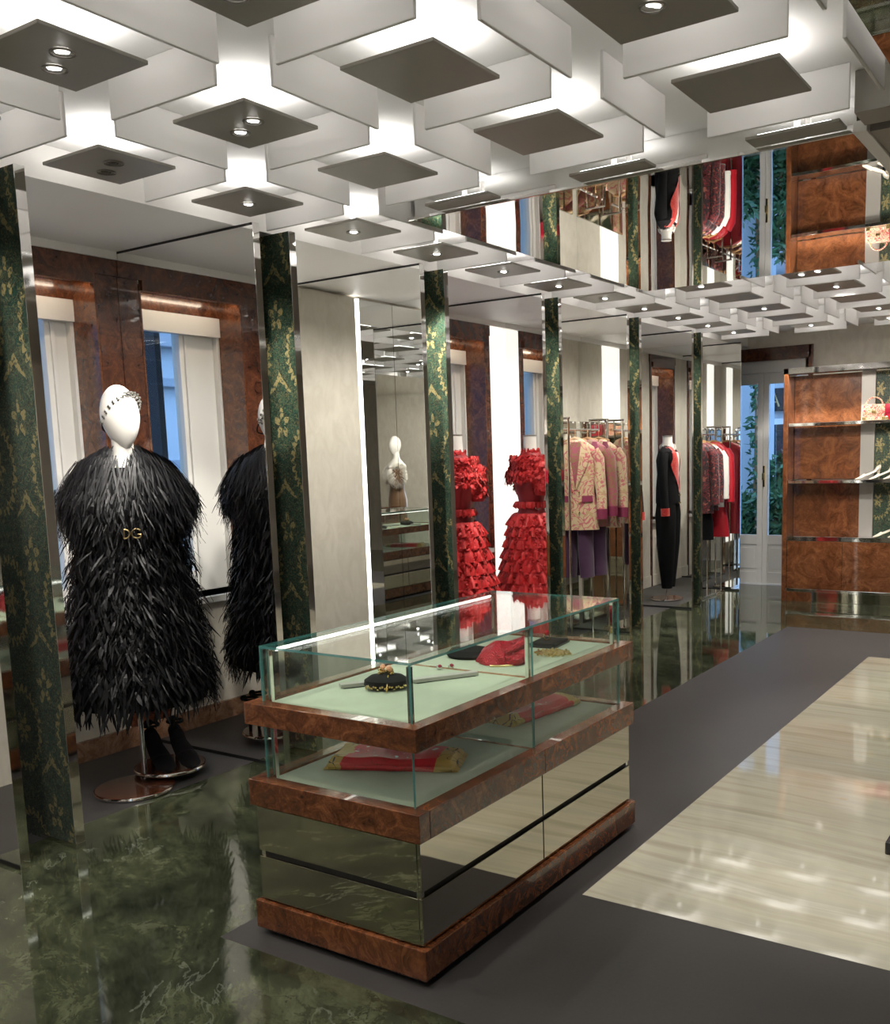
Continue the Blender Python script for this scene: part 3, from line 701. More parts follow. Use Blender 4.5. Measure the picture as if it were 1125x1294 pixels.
def feathers(g, cx, cy, R, z0, z1, rows, per, L, w, out, rnd, sy=1., curl=-.15, mi=0, jz=.012):
    for i in range(rows):
        z = z0+(z1-z0)*i/max(1, rows-1)
        for k in range(per):
            a = 2*PI*(k+.5*(i % 2)+random.uniform(-.4, .4))/per
            r = R(z); p = (cx+r*math.cos(a), cy+r*sy*math.sin(a), z+random.uniform(-jz, jz))
            n = Vector((math.cos(a), math.sin(a)/max(.3, sy), 0)).normalized()
            o = out+random.uniform(-rnd, rnd); tang = Vector((-n.y, n.x, 0))*random.uniform(-rnd, rnd)
            d = Vector((0, 0, -1))+n*o+tang
            g.blade(p, d, n, L*random.uniform(.75, 1.25), w*random.uniform(.7, 1.3), curl*random.uniform(.3, 1.6), 3, mi)

# ---- 1. black feather coat
MCX, MCY = -4.0, 2.955
FACE = math.atan2(-.62, .78)                 # looks towards the counter
t = thing('mannequin', 'white mannequin with egg shaped head wearing a flower headband', 'mannequin', (MCX, MCY, 0), FACE+PI/2)
hd = G().grid(head_mesh(), 36, 24); rotm = Matrix.Rotation(math.radians(38), 4, 'Z') @ Matrix.Rotation(math.radians(-8), 4, 'X')
hd.v = [tuple(rotm @ Vector(p)+Vector((0, -.018, 1.785))) for p in hd.v]
obj('head', hd, M['mann'], t, smooth=True)
obj('neck', G().tube([(0, .02, 1.46), (0, .015, 1.55), (0, .005, 1.63), (0, -.012, 1.72), (0, -.02, 1.78)], [.13, .072, .050, .048, .05], 20), M['mann'], t, smooth=True)
obj('torso', G().lathe([(.13, .62), (.17, .80), (.16, .92), (.115, 1.10), (.15, 1.30), (.17, 1.42), (.12, 1.50), (.06, 1.54)], (0, .01, 0), 24, sy=.75), M['mann'], t, smooth=True)
obj('pole', G().cyl((-.02, .03, .02), .0125, .75, 16), M['chrome'], t, smooth=True)
disc_base(t, .185, 0., 'burldark', (-.065, -.10))
obj('pole_socket', G().cyl((-.02, .03, .0), .022, .05, 16), M['chrome'], t, smooth=True)
t = thing('flower_headband', 'silvery flower headband on the mannequin head', 'headband', (MCX, MCY, 0), FACE+PI/2+math.radians(38))
g = G(); g2 = G(); g3 = G()
for k in range(30):
    a = PI*(-.62+1.24*k/29)+PI/2*3
    x = .080*math.cos(a)*1.0; y = .102*math.sin(a)-.012; zz = 1.806+.084*math.cos(a-1.5*PI)-.006; x *= 1.0; y *= (1.0 if y > 0 else .72)
    p = Vector((x, y, zz))
    if k % 2 == 0:
        for q in range(5):
            b = q*2*PI/5; g.ball((p.x+.012*math.cos(b), p.y+.007*math.sin(b), p.z+.012*math.sin(b+1)), .0085, 6)
        g2.ball((p.x*1.06, p.y*1.06, p.z), .004, 6)
    else: g3.ball(p, .0055, 6)
obj('flowers', g, M['silver'], t, smooth=True); obj('flower_centres', g2, M['gold'], t, smooth=True); obj('beads', g3, M['whitecloth'], t, smooth=True)
obj('ribbon', G().tube([(.081*math.cos(a), .103*math.sin(a)*(1.0 if math.sin(a) > 0 else .72)-.012, 1.800+.084*math.cos(a-1.5*PI)) for a in [i*PI/20 for i in range(41)]], .004, 6), M['suede'], t, smooth=True)

t = thing('feather_coat', 'long black feather coat with belt on the white mannequin', 'coat', (MCX, MCY, 0), FACE+PI/2)
def RC(z):
    pts = [(.30, .325), (.45, .345), (.60, .345), (.80, .315), (1.0, .288), (1.18, .262), (1.26, .262), (1.36, .300), (1.43, .318), (1.51, .27), (1.575, .170), (1.63, .085)]
    for (a, ra), (b, rb) in zip(pts, pts[1:]):
        if z <= b: return ra+(rb-ra)*max(0, (z-a))/(b-a)
    return pts[-1][1]
prof = [(RC(z)-.035, z) for z in [.42, .5, .7, .9, 1.1, 1.26, 1.36, 1.44, 1.5, 1.55]]
obj('lining', G().lathe([(max(.02, r), z) for r, z in prof], (0, 0, 0), 40, sy=.88, cap=False), M['blackcloth'], t, smooth=True)
g = G(); feathers(g, 0, 0, lambda z: RC(z)-.03,   .52, 1.26, 30, 190, .105, .010, .34, .75, .92, -.30, jz=.035)
feathers(g, 0, 0, lambda z: RC(z)-.02, .475, .60, 4, 120, .13, .018, .22, .40, .92, -.1)
obj('skirt_feathers', g, M['plume'], t)
g = G()
for zt in (.60, .78, .95, 1.14): feathers(g, 0, 0, lambda z: RC(z)-.008, zt-.03, zt+.03, 3, 110, .130, .011, .62, .85, .92, -.55, jz=.04)
feathers(g, 0, 0, lambda z: RC(z)+.004, .5, 1.24, 12, 34, .075, .018, .35, .6, .92, -.2, jz=.05)
obj('tier_feathers', g, M['feather'], t)
g = G(); feathers(g, 0, 0, lambda z: RC(z)-.02, 1.29, 1.53, 15, 170, .135, .009, .42, .50, .92, -.32, jz=.03)
feathers(g, 0, 0, lambda z: RC(z)-.005, 1.36, 1.44, 4, 120, .125, .013, .62, .55, .92, -.55, jz=.02)
obj('shoulder_feathers', g, M['feather'], t)
g = G()
for k in range(1800):                                 # collar plumes lying from the neck over the shoulders
    a = random.uniform(0, 2*PI); r_ = random.uniform(.06, .22)
    if abs(((a-1.5*PI+PI) % (2*PI))-PI) < .62*max(.12, 1-(r_-.06)/.13): continue
    n = Vector((math.cos(a), math.sin(a), 0)); r = r_
    p = n*r+Vector((0, .0, 1.650-(r-.055)*.50+random.uniform(-.015, .012)))
    g.blade(p, n*.85+Vector((0, 0, -.50-r*2.2+random.uniform(-.25, .2)))+Vector((-n.y, n.x, 0))*random.uniform(-.45, .45), (n*.5+Vector((0, 0, 1))).normalized(), random.uniform(.12, .23), random.uniform(.007, .014), -.24, 4)
obj('collar_feathers', g, M['feather'], t)
belt = obj('belt', G().lathe([(RC(1.25)-.02, 1.225), (RC(1.25)-.004, 1.235), (RC(1.25)-.004, 1.265), (RC(1.25)-.02, 1.275)], (0, 0, 0), 48, sy=.88, cap=False), M['suede'], t, smooth=True)
# buckle letters D and G
bx, by = 0.02, -(RC(1.25)+.055)*.93
g = G(); g.tube([(bx-.034, by, 1.232), (bx-.034, by, 1.274)], .0036, 8)
g.tube([(bx-.034+.024*math.sin(a), by, 1.253+.021*math.cos(a)) for a in [i*PI/12 for i in range(13)]], .0036, 8)
g.tube([(bx+.020+.021*math.cos(a), by, 1.253+.021*math.sin(a)) for a in [.7+i*(2*PI-1.0)/16 for i in range(17)]], .0036, 8)
g.tube([(bx+.040, by, 1.249), (bx+.024, by, 1.249)], .0034, 8)
obj('buckle', g, M['oldgold'], belt, smooth=True, label='gold buckle of the letters D and G')
# shoe disc with the two shoes
t = thing('shoe_plinth', 'low round bronze plate carrying the black shoes', 'display plate', (-4.00, 3.085, 0))
obj('foot', G().cyl((-.02, .07, 0), .03, .036, 24), M['chrome'], t, smooth=True)
disc_base(t, .172, .036)
def shoe(name, label, loc, rz, mat, cat='shoe', group=None, s=1., strap=True):
    t = thing(name, label, cat, loc, rz, group)
    n = 14; secs = []
    for i in range(n+1):
        u = i/n                                           # 0 heel .. 1 toe (towards -y)
        y = (.105-.225*u)*s; hz = (.085*(1-u)**1.25 if u < .62 else .085*(.38)**1.25*(1-(u-.62)/.38)**2)*s
        w = (.026+.014*math.sin(min(1, u*1.25)*PI*.62))*s*(1 if u < .8 else math.sqrt(max(0.04, 1-((u-.8)/.2)**2)))
        top = hz+(.052*(1-u*.3) if u < .16 else (.018 if u < .60 else .034*(1-(u-.6)/.55)))*s
        secs.append((y, w, hz, max(top, hz+.008*s)))
    g = G(); vs = []; fs = []; m_ = 10
    for y, w, b, tp in secs:
        for k in range(m_):
            a = 2*PI*k/m_; vs.append((w*math.cos(a), y, (b+tp)/2+(tp-b)/2*math.sin(a)))
    for i in range(n):
        for k in range(m_): a, b = i*m_+k, i*m_+(k+1) % m_; fs.append((a, b, b+m_, a+m_))
    fs += [tuple(range(m_)), tuple(range(n*m_, (n+1)*m_))[::-1]]
    g.add(vs, fs); obj('upper', g, mat, t, smooth=True)
    obj('heel', G().tube([(0, .088*s, .085*s), (0, .092*s, .045*s), (0, .094*s, 0)], [.016*s, .010*s, .007*s], 8), mat, t, smooth=True)
    if strap:
        obj('ankle_strap', G().tube([(.030*s*math.cos(a), (.085+.032*math.sin(a))*s, .150*s) for a in [i*PI/8 for i in range(17)]], .006*s, 6), mat, t, smooth=True)
        obj('bow', G().ball((.0, .118*s, .152*s), .014*s, 8, sx=1.5), mat, t, smooth=True)
    return t
shoe('high_heel_shoe', 'black suede slingback heel, the one nearer the chrome pole', (-4.015, 3.035, .0585), 1.2, M['suede'], s=1.26, group='black heels on the round plate')
shoe('high_heel_shoe', 'black suede slingback heel with bow, beside the mirror panel', (-3.965, 3.145, .0585), 1.2, M['suede'], s=1.26, group='black heels on the round plate')

# ---- 2. red ruffled dress
DXC, DYC = -3.985, 5.665
t = thing('dress_form', 'white headless dress form under the red ruffled dress', 'mannequin', (DXC, DYC, 0), .5)
obj('neck', G().lathe([(.075, 1.50), (.056, 1.56), (.052, 1.66), (.052, 1.70)], (0, 0, 0), 24), M['mann'], t, smooth=True)
obj('neck_cap', G().lathe([(.053, 1.70), (.055, 1.703), (.055, 1.712), (.001, 1.714)], (0, 0, 0), 24, cap=False), M['grey_panel'], t, smooth=True)
obj('torso', G().lathe([(.09, .9), (.13, 1.0), (.095, 1.18), (.13, 1.36), (.12, 1.47), (.06, 1.54)], (0, 0, 0), 24, sy=.75), M['mann'], t, smooth=True)
obj('pole', G().cyl((0, 0, .02), .0125, .9, 14), M['chrome'], t, smooth=True)
disc_base(t, .17)
t = thing('ruffled_dress', 'long red ruffled evening dress on a headless dress form', 'dress', (DXC, DYC, 0), .5)
def RD(z):
    pts = [(.06, .36), (.3, .315), (.55, .255), (.8, .205), (1.0, .165), (1.14, .118), (1.22, .120), (1.3, .145), (1.42, .160), (1.52, .125), (1.6, .075)]
    for (a, ra), (b, rb) in zip(pts, pts[1:]):
        if z <= b: return ra+(rb-ra)*max(0, (z-a))/(b-a)
    return pts[-1][1]
obj('underdress', G().lathe([(RD(z)-.018, z) for z in [.08, .2, .35, .5, .65, .8, .9, 1.0, 1.08, 1.14, 1.2, 1.28, 1.36, 1.45, 1.52, 1.58]], (0, 0, 0), 36, cap=False), M['reddark'], t, smooth=True)
def ruffle(zc, amp, n, drop, seed, rr=None):
    rnd = random.Random(seed); ph = rnd.uniform(0, 6)
    def fn(u, w):
        a = u*2*PI; z = zc-drop*w; base = (rr or RD)(z)
        wv = math.sin(a*n+ph)*.5+.5*math.sin(a*n*1.7+ph*2)
        r = base+.010+amp*w*(.75+.55*wv)-.5*amp*w*w
        return (r*math.cos(a), r*math.sin(a), z+.012*wv*w)
    return G().grid(fn, 150, 4)
tz = [1.10, 1.02, .93, .84, .75, .66, .57, .48, .39, .30, .21]
for i, z in enumerate(tz): obj('ruffle_tier', ruffle(z, .055+.002*i, 13+i, .105, i), M['redtulle'], t, smooth=True)
obj('waist_frill', ruffle(1.19, .030, 15, .05, 40), M['redtulle'], t, smooth=True)
g = G(); feathers(g, 0, 0, lambda z: RD(z)+.02, .16, 1.06, 40, 80, .048, .034, .85, .75, 1., -.9, jz=.03)
for cx in (-.0,): feathers(g, 0, 0, lambda z: RD(z)+.03, .10, .22, 6, 90, .06, .04, .7, .5, 1., -.7)
obj('tulle_petals', g, M['redtulle'], t)
g = G(); feathers(g, 0, 0, lambda z: .135+(.055 if z < 1.44 else .02), 1.37, 1.55, 12, 84, .046, .032, .75, .55, 1., -.8)
obj('shoulder_cape', g, M['redtulle'], t)
for s in (-1, 1):
    g = G(); feathers(g, s*.15, 0, lambda z: .055, 1.30, 1.48, 10, 26, .045, .032, .7, .5, 1., -.7); g.lathe([(.045, 1.24), (.06, 1.32), (.06, 1.44), (.03, 1.50)], (s*.15, 0, 0), 16)
    obj('sleeve', g, M['redtulle'], t)
g = G(); feathers(g, 0, 0, lambda z: .066, 1.54, 1.60, 3, 34, .05, .035, .55, .3, 1., -.6); obj('neck_frill', g, M['redtulle'], t)

# ---- jackets
def torso_shell(secs, n=28, p=2.6):
    vs = []; fs = []
    for z, hw, hd, yo in secs:
        for k in range(n):
            a = 2*PI*k/n; c, s_ = math.cos(a), math.sin(a)
            vs.append((hw*math.copysign(abs(c)**(2/p), c), yo+hd*math.copysign(abs(s_)**(2/p), s_), z))
    for i in range(len(secs)-1):
        for k in range(n): a, b = i*n+k, i*n+(k+1) % n; fs.append((a, b, b+n, a+n))
    return G().add(vs, fs)
def fy(secs, x, z, p=2.6):
    for a, b in zip(secs, secs[1:]):
        if min(a[0], b[0]) <= z <= max(a[0], b[0]):
            f = (z-a[0])/(b[0]-a[0]); hw = a[1]+(b[1]-a[1])*f; hd = a[2]+(b[2]-a[2])*f; yo = a[3]+(b[3]-a[3])*f
            return yo-hd*max(0, 1-min(1, abs(x)/hw)**p)**(1/p)
    return 0
def strip(secs, rows, off, m_=4):
    """rows: (z, x_inner, x_outer) laid on the front of the shell"""
    g = G(); vs = []; fs = []
    for z, a, b in rows:
        for k in range(m_+1): x = a+(b-a)*k/m_; vs.append((x, fy(secs, x, z)-off, z))
    w = m_+1
    for i in range(len(rows)-1):
        for k in range(m_): fs.append((i*w+k, i*w+k+1, (i+1)*w+k+1, (i+1)*w+k))
    return g.add(vs, fs)
def jacket(name, label, loc, rz, body, trim, zsh=1.66, zh=.96, hw=.20, group=None, cat='jacket', lapel=None, fill=None, cuff=None, sleeve_z=None, hanger=True, vz=1.27, lw=.075, sl=None, flare=1.12, dp=.062):
    t = thing(name, label, cat, (loc[0], loc[1], 0), rz, group)
    secs = [(zh, hw*flare, dp*1.05, 0), (zh+.16, hw*1.04, dp, 0), (zh+.30, hw*.90, dp*.92, 0), (zh+.42, hw*.93, dp, 0), (zsh-.14, hw*1.0, dp, 0), (zsh-.05, hw*.93, dp*.8, 0), (zsh-.012, hw*.62, .055, .005), (zsh+.012, hw*.36, .048, .012)]
    obj('body', torso_shell(secs), body, t, smooth=True)
    zt = zsh-.005
    if fill: obj('blouse', strip(secs, [(zt-(zt-vz)*k/8, -.052*(1-k/8)-.002, .052*(1-k/8)+.002) for k in range(9)], .004), fill, t, smooth=True)
    for s in (-1, 1):
        rows = []
        for k in range(9):
            f = k/8; inn = .050*(1-f)+.002; wd = lw*(.55+.45*min(1, f*2.6)) if f < .45 else lw*(1-(f-.45)/.55)
            rows.append((zt-(zt-vz)*f, s*inn, s*(inn+max(.004, wd))))
        obj('lapel', strip(secs, rows, .011), lapel or trim, t, smooth=True)
        zc = sleeve_z or zh+.09
        st = sl or .5
        pts = [(s*hw*.86, .0, zsh-.075), (s*hw*1.08, .004, zsh-.14), (s*(hw*1.17), .0, zsh-.32), (s*(hw*1.24), -.012, (zsh+zc)/2-.1), (s*(hw*1.27), -.03, zc)]
        sv = obj('sleeve', G().tube(pts, [.048, .054, .048, .044, .040], 14), body, t, smooth=True)
        obj('cuff', G().tube([(s*hw*1.268, -.028, zc+.075 if cuff else zc+.03), (s*hw*1.272, -.031, zc-.004)], [.045, .044], 14), cuff or trim, sv, smooth=True)
        obj('pocket_flap', strip(secs, [(zh+.275, s*.05, s*.135), (zh+.225, s*.05, s*.14)], .010), trim, t)
    g = G()
    for z in (vz-.02, vz-.10, vz-.18):
        for x in (-.025, .03): g.ball((x, fy(secs, x, z)-.008, z), .008, 8)
    obj('button', g, M['gold'], t, smooth=True)
    if hanger:
        obj('hanger', G().tube([(-hw*.55, .01, zsh-.002), (0, .012, zsh+.022), (hw*.55, .01, zsh-.002)], [.012, .016, .012], 8).tube([(0, .012, zsh+.03), (0, .012, zsh+.075), (.0, .03, zsh+.092), (0, .045, zsh+.075)], .0035, 6), M['wood'], t, smooth=True)
    return t
def trousers(name, label, loc, rz, mat, z1=.97, z0=.56, hw=.16, group=None, leg=.075):
    t = thing(name, label, 'trousers', (loc[0], loc[1], 0), rz, group)
    for s in (-1, 1): obj('leg', G().tube([(s*hw*.50, 0, z1), (s*hw*.52, 0, (z1+z0)/2), (s*hw*.60, 0, z0)], [leg, leg*.98, leg*.92], 14, sq=.5), mat, t, smooth=True)
    obj('waistband', G().lathe([(hw, z1-.0), (hw, z1+.05)], (0, 0, 0), 24, sy=.36), mat, t, smooth=True)
    return t
# rack in the fourth bay: rail along Y
def clothes_rack(label, loc, x0, y0, y1, zt, zr, back=True):
    t = thing('clothes_rack', label, 'clothes rack', (loc[0], loc[1], 0))
    for yy, nm in ((y0, 'frame'), (y1, 'frame')):
        g = G().tube([(x0, yy, 0), (x0, yy, zt)], .009, 8).tube([(x0+.16, yy, 0), (x0+.16, yy, zt)], .009, 8).tube([(x0-.01, yy, zt), (x0+.17, yy, zt)], .009, 8)
        obj('frame', g, M['chrome'], t, smooth=True)
    obj('rail', G().tube([(x0+.08, y0, zr), (x0+.08, y1, zr)], .010, 10), M['chrome'], t, smooth=True)
    obj('rail_drop', G().tube([(x0+.08, y0, zr), (x0+.08, y0, zt)], .007, 8).tube([(x0+.08, y1, zr), (x0+.08, y1, zt)], .007, 8), M['chrome'], t, smooth=True)
    obj('base_bar', G().bbox(x0-.03, x0+.19, y0-.02, y1+.02, 0, .022, .003), M['chrome'], t)
    if back: obj('back_panel', G().bbox(x0-.20, x0-.185, y0-.1, y1+.1, .05, zt, .002), M['tint'], t, label='bronze mirror back panel')
    hk = G()
    for k in range(7): hk.ball((x0+.17, y0+.06+(y1-y0-.12)*k/6, zr+.05), .007, 6)
    obj('knob', hk, M['whitecloth'], t, smooth=True)
RX4 = -3.735
clothes_rack('steel clothes rack holding the cream brocade jackets', (RX4, 7.0), -.10, -.24, .44, 1.83, 1.745)
jacket('brocade_jacket', 'cream and pink brocade blazer with peak lapels on the rack', (RX4, 6.98), .42, M['brocade'], M['magenta'], 1.652, .945, .165, lapel=M['brocade'], cuff=M['magenta'], fill=M['brocade2'])
jacket('brocade_jacket', 'brown and pink brocade jacket hanging behind the cream blazer', (RX4+.02, 7.15), .25, M['brocade2'], M['magenta'], 1.652, .96, .165, cuff=M['magenta'])
jacket('brocade_jacket', 'pale brocade jacket hanging next to the mirror panel', (RX4+.03, 7.33), .2, M['brocade'], M['magenta'], 1.652, .94, .165, cuff=M['magenta'])
trousers('purple_trousers', 'dark purple trousers under the cream brocade blazer', (RX4, 7.0), .3, M['purple'], .98, .555, .125)
trousers('purple_trousers', 'dark purple trousers under the brown brocade jacket', (RX4+.03, 7.17), .2, M['purple'], .98, .555, .125)
# ---- black suit with red lapels (seen in the mirror of the fifth bay)
SXC, SYC = -4.027, 8.49
SR = 1.42
t = thing('dress_form', 'white dress form wearing the black suit', 'mannequin', (SXC, SYC, 0), SR)
obj('neck', G().lathe([(.085, 1.52), (.056, 1.58), (.050, 1.66), (.050, 1.70)], (0, .005, 0), 24), M['mann'], t, smooth=True)
obj('neck_cap', G().lathe([(.051, 1.70), (.053, 1.703), (.053, 1.712), (.001, 1.714)], (0, .005, 0), 24, cap=False), M['grey_panel'], t, smooth=True)
obj('torso', G().lathe([(.10, .95), (.12, 1.0), (.10, 1.15), (.13, 1.36), (.13, 1.46), (.07, 1.53)], (0, 0, 0), 24, sy=.6), M['mann'], t, smooth=True)
obj('pole', G().cyl((0, .02, .02), .0125, .95, 14), M['chrome'], t, smooth=True)
disc_base(t, .17, off=(0, .02))
jacket('suit_jacket', 'black jacket with broad red brocade lapels and red cuffs', (SXC, SYC), SR, M['blackcloth'], M['blackcloth'], 1.60, 1.02, .185, lapel=M['redbro'], cuff=M['redbro'], fill=M['whitecloth'], hanger=False, vz=1.12, lw=.125, sleeve_z=.90, flare=.98, dp=.11)
t = thing('ruffle_collar', 'white ruffled blouse collar above the red lapels', 'blouse', (SXC, SYC, 0), SR)
g = G(); feathers(g, 0, .0, lambda z: .062, 1.57, 1.62, 3, 22, .06, .045, .75, .3, 1., -.6); obj('frill', g, M['whitecloth'], t)
obj('collar_band', G().lathe([(.064, 1.56), (.058, 1.60), (.056, 1.64)], (0, .005, 0), 20, cap=False), M['whitecloth'], t, smooth=True)
t = thing('tapered_trousers', 'black tapered trousers of the suit with red lapels', 'trousers', (SXC, SYC, 0), SR)
for s in (-1, 1): obj('leg', G().tube([(s*.085, 0, 1.06), (s*.105, 0, .90), (s*.095, 0, .6), (s*.07, 0, .32), (s*.06, 0, .13)], [.095, .108, .098, .075, .055], 16), M['blackcloth'], t, smooth=True)
obj('waistband', G().lathe([(.16, 1.0), (.145, 1.10)], (0, 0, 0), 24, sy=.65), M['blackcloth'], t, smooth=True)
# ---- sixth bay rack
RX6 = -3.80
clothes_rack('steel clothes rack holding the dark floral jackets', (RX6, 9.86), -.08, -.30, .44, 1.80, 1.72)
jacket('floral_jacket', 'dark red floral jacket on the rack beside the glass door', (RX6, 9.76), .15, M['floral'], M['floral'], 1.625, .90, .165)
jacket('floral_jacket', 'dark red floral jacket hanging second on the rack', (RX6, 9.92), .0, M['floral'], M['floral'], 1.625, .92, .165)
jacket('white_blouse', 'white blouse hanging between floral jacket and red dress', (RX6+.02, 10.06), .0, M['whitecloth'], M['whitecloth'], 1.60, .95, .155, cat='blouse')
jacket('red_jacket', 'long plain red jacket hanging last on the rack', (RX6+.02, 10.2), .0, M['redsilk'], M['redsilk'], 1.625, .62, .165, sleeve_z=1.0)
t = thing('black_skirt', 'black straight skirt hanging under the dark floral jacket', 'skirt', (RX6, 9.80, 0), .1)
obj('panel', torso_shell([(.62, .17, .07, 0), (.8, .165, .07, 0), (1.0, .13, .06, 0)]), M['blackcloth'], t, smooth=True); obj('waistband', G().lathe([(.13, 1.0), (.13, 1.035)], (0, 0, 0), 24, sy=.46), M['blackcloth'], t, smooth=True)
# ---- white fur mannequin (behind the camera, seen twice mirrored in the second bay)
t = thing('mannequin', 'white mannequin with head wearing a white fur stole', 'mannequin', (.62, -.72, 0), PI-.6)
hd = G().grid(head_mesh(), 24, 16); hd.v = [(x, y-.01, z+1.77) for x, y, z in hd.v]
obj('head', hd, M['mann'], t, smooth=True)
obj('body', G().tube([(0, 0, .55), (0, 0, .9), (0, 0, 1.1), (0, 0, 1.3), (0, .01, 1.46), (0, .01, 1.56), (0, 0, 1.72)], [.15, .17, .12, .15, .16, .06, .05], 20, sq=.7), M['mann'], t, smooth=True)
obj('pole', G().cyl((0, 0, .02), .0125, .6, 12), M['chrome'], t, smooth=True); disc_base(t, .18)
t = thing('slip_dress', 'plain bronze satin slip dress under the white fur', 'dress', (.62, -.72, 0), PI-.6)
obj('skirt', G().lathe([(.21, .42), (.20, .7), (.19, .92), (.145, 1.1)], (0, 0, 0), 28, sy=.75, cap=False), plain('bronze_satin', (.20, .12, .07), .3, grain=(8, .2)), t, smooth=True)
obj('bodice', G().lathe([(.145, 1.1), (.17, 1.28), (.175, 1.40)], (0, 0, 0), 28, sy=.75, cap=False), plain('bronze_satin_top', (.22, .13, .08), .3, grain=(8, .2)), t, smooth=True)
t = thing('fur_stole', 'fluffy white fur stole around the mannequin shoulders', 'stole', (.62, -.72, 0), PI-.6)
fur = plain('white_fur', (.80, .76, .69), .8, grain=(30, .1))
for cx, rr in ((.19, .15), (-.17, .11)):
    g = G()
    for k in range(900):
        n = Vector((random.gauss(0, 1), random.gauss(0, 1), random.gauss(0, 1.1))).normalized()
        g.blade(Vector((cx, -.04, 1.30))+Vector((n.x*rr*.7, n.y*rr*.7, n.z*rr*1.0)), n+Vector((0, 0, -.5)), n.orthogonal().normalized(), .07, .012, .2, 2)
    obj('fur_tuft', g, fur, t)

# ================================================================== burl shelving at the end wall
KX0, KX1, KY, KB = -2.93, -.65, 9.90, 10.14
t = thing('shelving_cabinet', 'burl wood shelving cabinet with chrome shelves beside the glass door', 'cabinet', ((KX0+KX1)/2, KB, 0))
c0 = (KX0+KX1)/2
def kb(x0, x1, y0, y1, z0, z1, b=.003): return G().bbox(x0-c0, x1-c0, y0-KB, y1-KB, z0, z1, b)
obj('side_panel', kb(KX0, KX0+.045, KY-.02, KB, 0, 2.33), M['burlcab'], t)
obj('side_panel', kb(KX1-.045, KX1, KY-.02, KB, 0, 2.33), M['burlcab'], t)
cuts = [.64, 1.21, 1.775, 2.27]
for a, b in zip(cuts, cuts[1:]):
    for x0, x1 in ((KX0+.046, -2.235), (-1.22, KX1-.046)): obj('back_panel', kb(x0, x1, KB-.03, KB-.002, a+.02, b-.004), M['burlcab'], t, label='glossy burl back panel')
    obj('damask_back', kb(-2.10, -1.36, KB-.03, KB-.002, a+.02, b-.004, .001), M['damask'], t, label='green damask back panel')
for x in (-2.235, -1.36):
    obj('pilaster', kb(x+.002, x+.133, KB-.05, KB-.003, .62, 2.27), M['grey_panel'], t)
for z in (1.775, 1.21): obj('shelf', kb(KX0+.046, KX1-.046, KY, KB-.05, z-.016, z+.016), M['chrome'], t, label='polished steel shelf')
obj('shelf', kb(KX0+.046, KX1-.046, KY, KB-.05, .62, .665), M['chrome'], t, label='polished steel shelf')
obj('top_rail', kb(KX0-.005, KX1, KY-.02, KB, 2.272, 2.33), M['chrome'], t)
xs = [KX0+.046, -2.34, -1.74, -1.14, KX1-.046]
for a, b in zip(xs, xs[1:]): obj('cupboard_door', kb(a+.001, b-.001, KY+.0, KY+.022, .135, .618), M['burlcab'], t)
obj('carcass', kb(KX0+.046, KX1-.046, KY+.024, KB-.003, .14, .617), M['burldark'], t)
obj('plinth', kb(KX0+.30, KX1-.046, KY+.03, KB-.01, .0, .10), M['tint'], t); obj('plinth_rail', kb(KX0+.046, KX1-.046, KY+.0, KB-.01, .101, .133), M['chrome'], t)
obj('foot', kb(KX0+.046, KX0+.298, KY+.0, KB-.02, .0, .10), M['burlcab'], t)
# things on the shelves
def handbag(loc, rz, label, mat, w=.24):
    t = thing('handbag', label, 'handbag', loc, rz)
    obj('body', G().bbox(-w/2, w/2, -.05, .05, 0, .145, .012), mat, t, smooth=True); obj('flap', G().bbox(-w/2-.003, w/2+.003, -.058, -.02, .06, .150, .010), mat, t, smooth=True)
    obj('clasp', G().bbox(-.02, .02, -.066, -.056, .066, .092, .003), M['gold'], t); obj('handle', G().tube([(.075*math.cos(a), 0, .142+.075*math.sin(a)) for a in [i*PI/10 for i in range(11)]], .007, 8), mat, t, smooth=True)
    obj('gold_corner', G().bbox(-w/2-.004, -w/2+.03, -.053, .053, -.0, .03, .004), M['gold'], t); obj('gold_corner', G().bbox(w/2-.03, w/2+.004, -.053, .053, -.0, .03, .004), M['gold'], t)
handbag((-2.09, 10.00, 1.7925), .1, 'cream and gold floral handbag on the upper shelf', M['bagflower'], .20)
handbag((-1.86, 10.00, 1.7925), -.05, 'red leather handbag on the upper shelf', M['bag'], .24)
handbag((-1.45, 10.00, 1.2275), .0, 'red leather handbag on the middle shelf right of the shoes', M['bag'], .26)
cream_leather = plain('cream_leather', (.55, .50, .41), .35, grain=(18, .05))
for k in range(3): shoe('heeled_pump', 'cream heeled pump on the middle shelf', (-2.13+.13*k, 10.0, 1.2265), -1.05, cream_leather, group='cream pumps on the middle shelf', s=1.05, strap=False)
for k in range(2): shoe('heeled_pump', 'cream heeled pump on the lowest shelf', (-1.96+.14*k, 10.0, .666), -1.05, cream_leather, group='cream pumps on the lowest shelf', s=1.0, strap=False)

# ---- dark display table at the right edge, only its foot shows
t = thing('display_table', 'black display table foot standing on the cream onyx', 'table', (-.24, 4.02, 0))
obj('foot', G().bbox(-.47, .55, -.25, .25, 0.0008, .05, .006), M['dark'], t); obj('column', G().bbox(.0, .40, -.18, .18, .05, .72, .004), M['dark'], t); obj('table_top', G().bbox(-.15, .7, -.4, .4, .72, .76, .004), M['burl'], t)
# ---- burl console behind the camera
t = thing('burl_table', 'dark burl display table with open front near the fur mannequin', 'table', (.62, .12, 0))
obj('end_panel', G().bbox(-.42, -.28, -.3, .3, .03, .78, .004), M['burldark'], t); obj('end_panel', G().bbox(.36, .42, -.3, .3, .03, .78, .004), M['burldark'], t); obj('counter_top', G().bbox(-.45, .45, -.32, .32, .782, .84, .004), M['burldark'], t); obj('plinth', G().bbox(-.43, .43, -.31, .31, 0, .03, .002), M['burldark'], t)

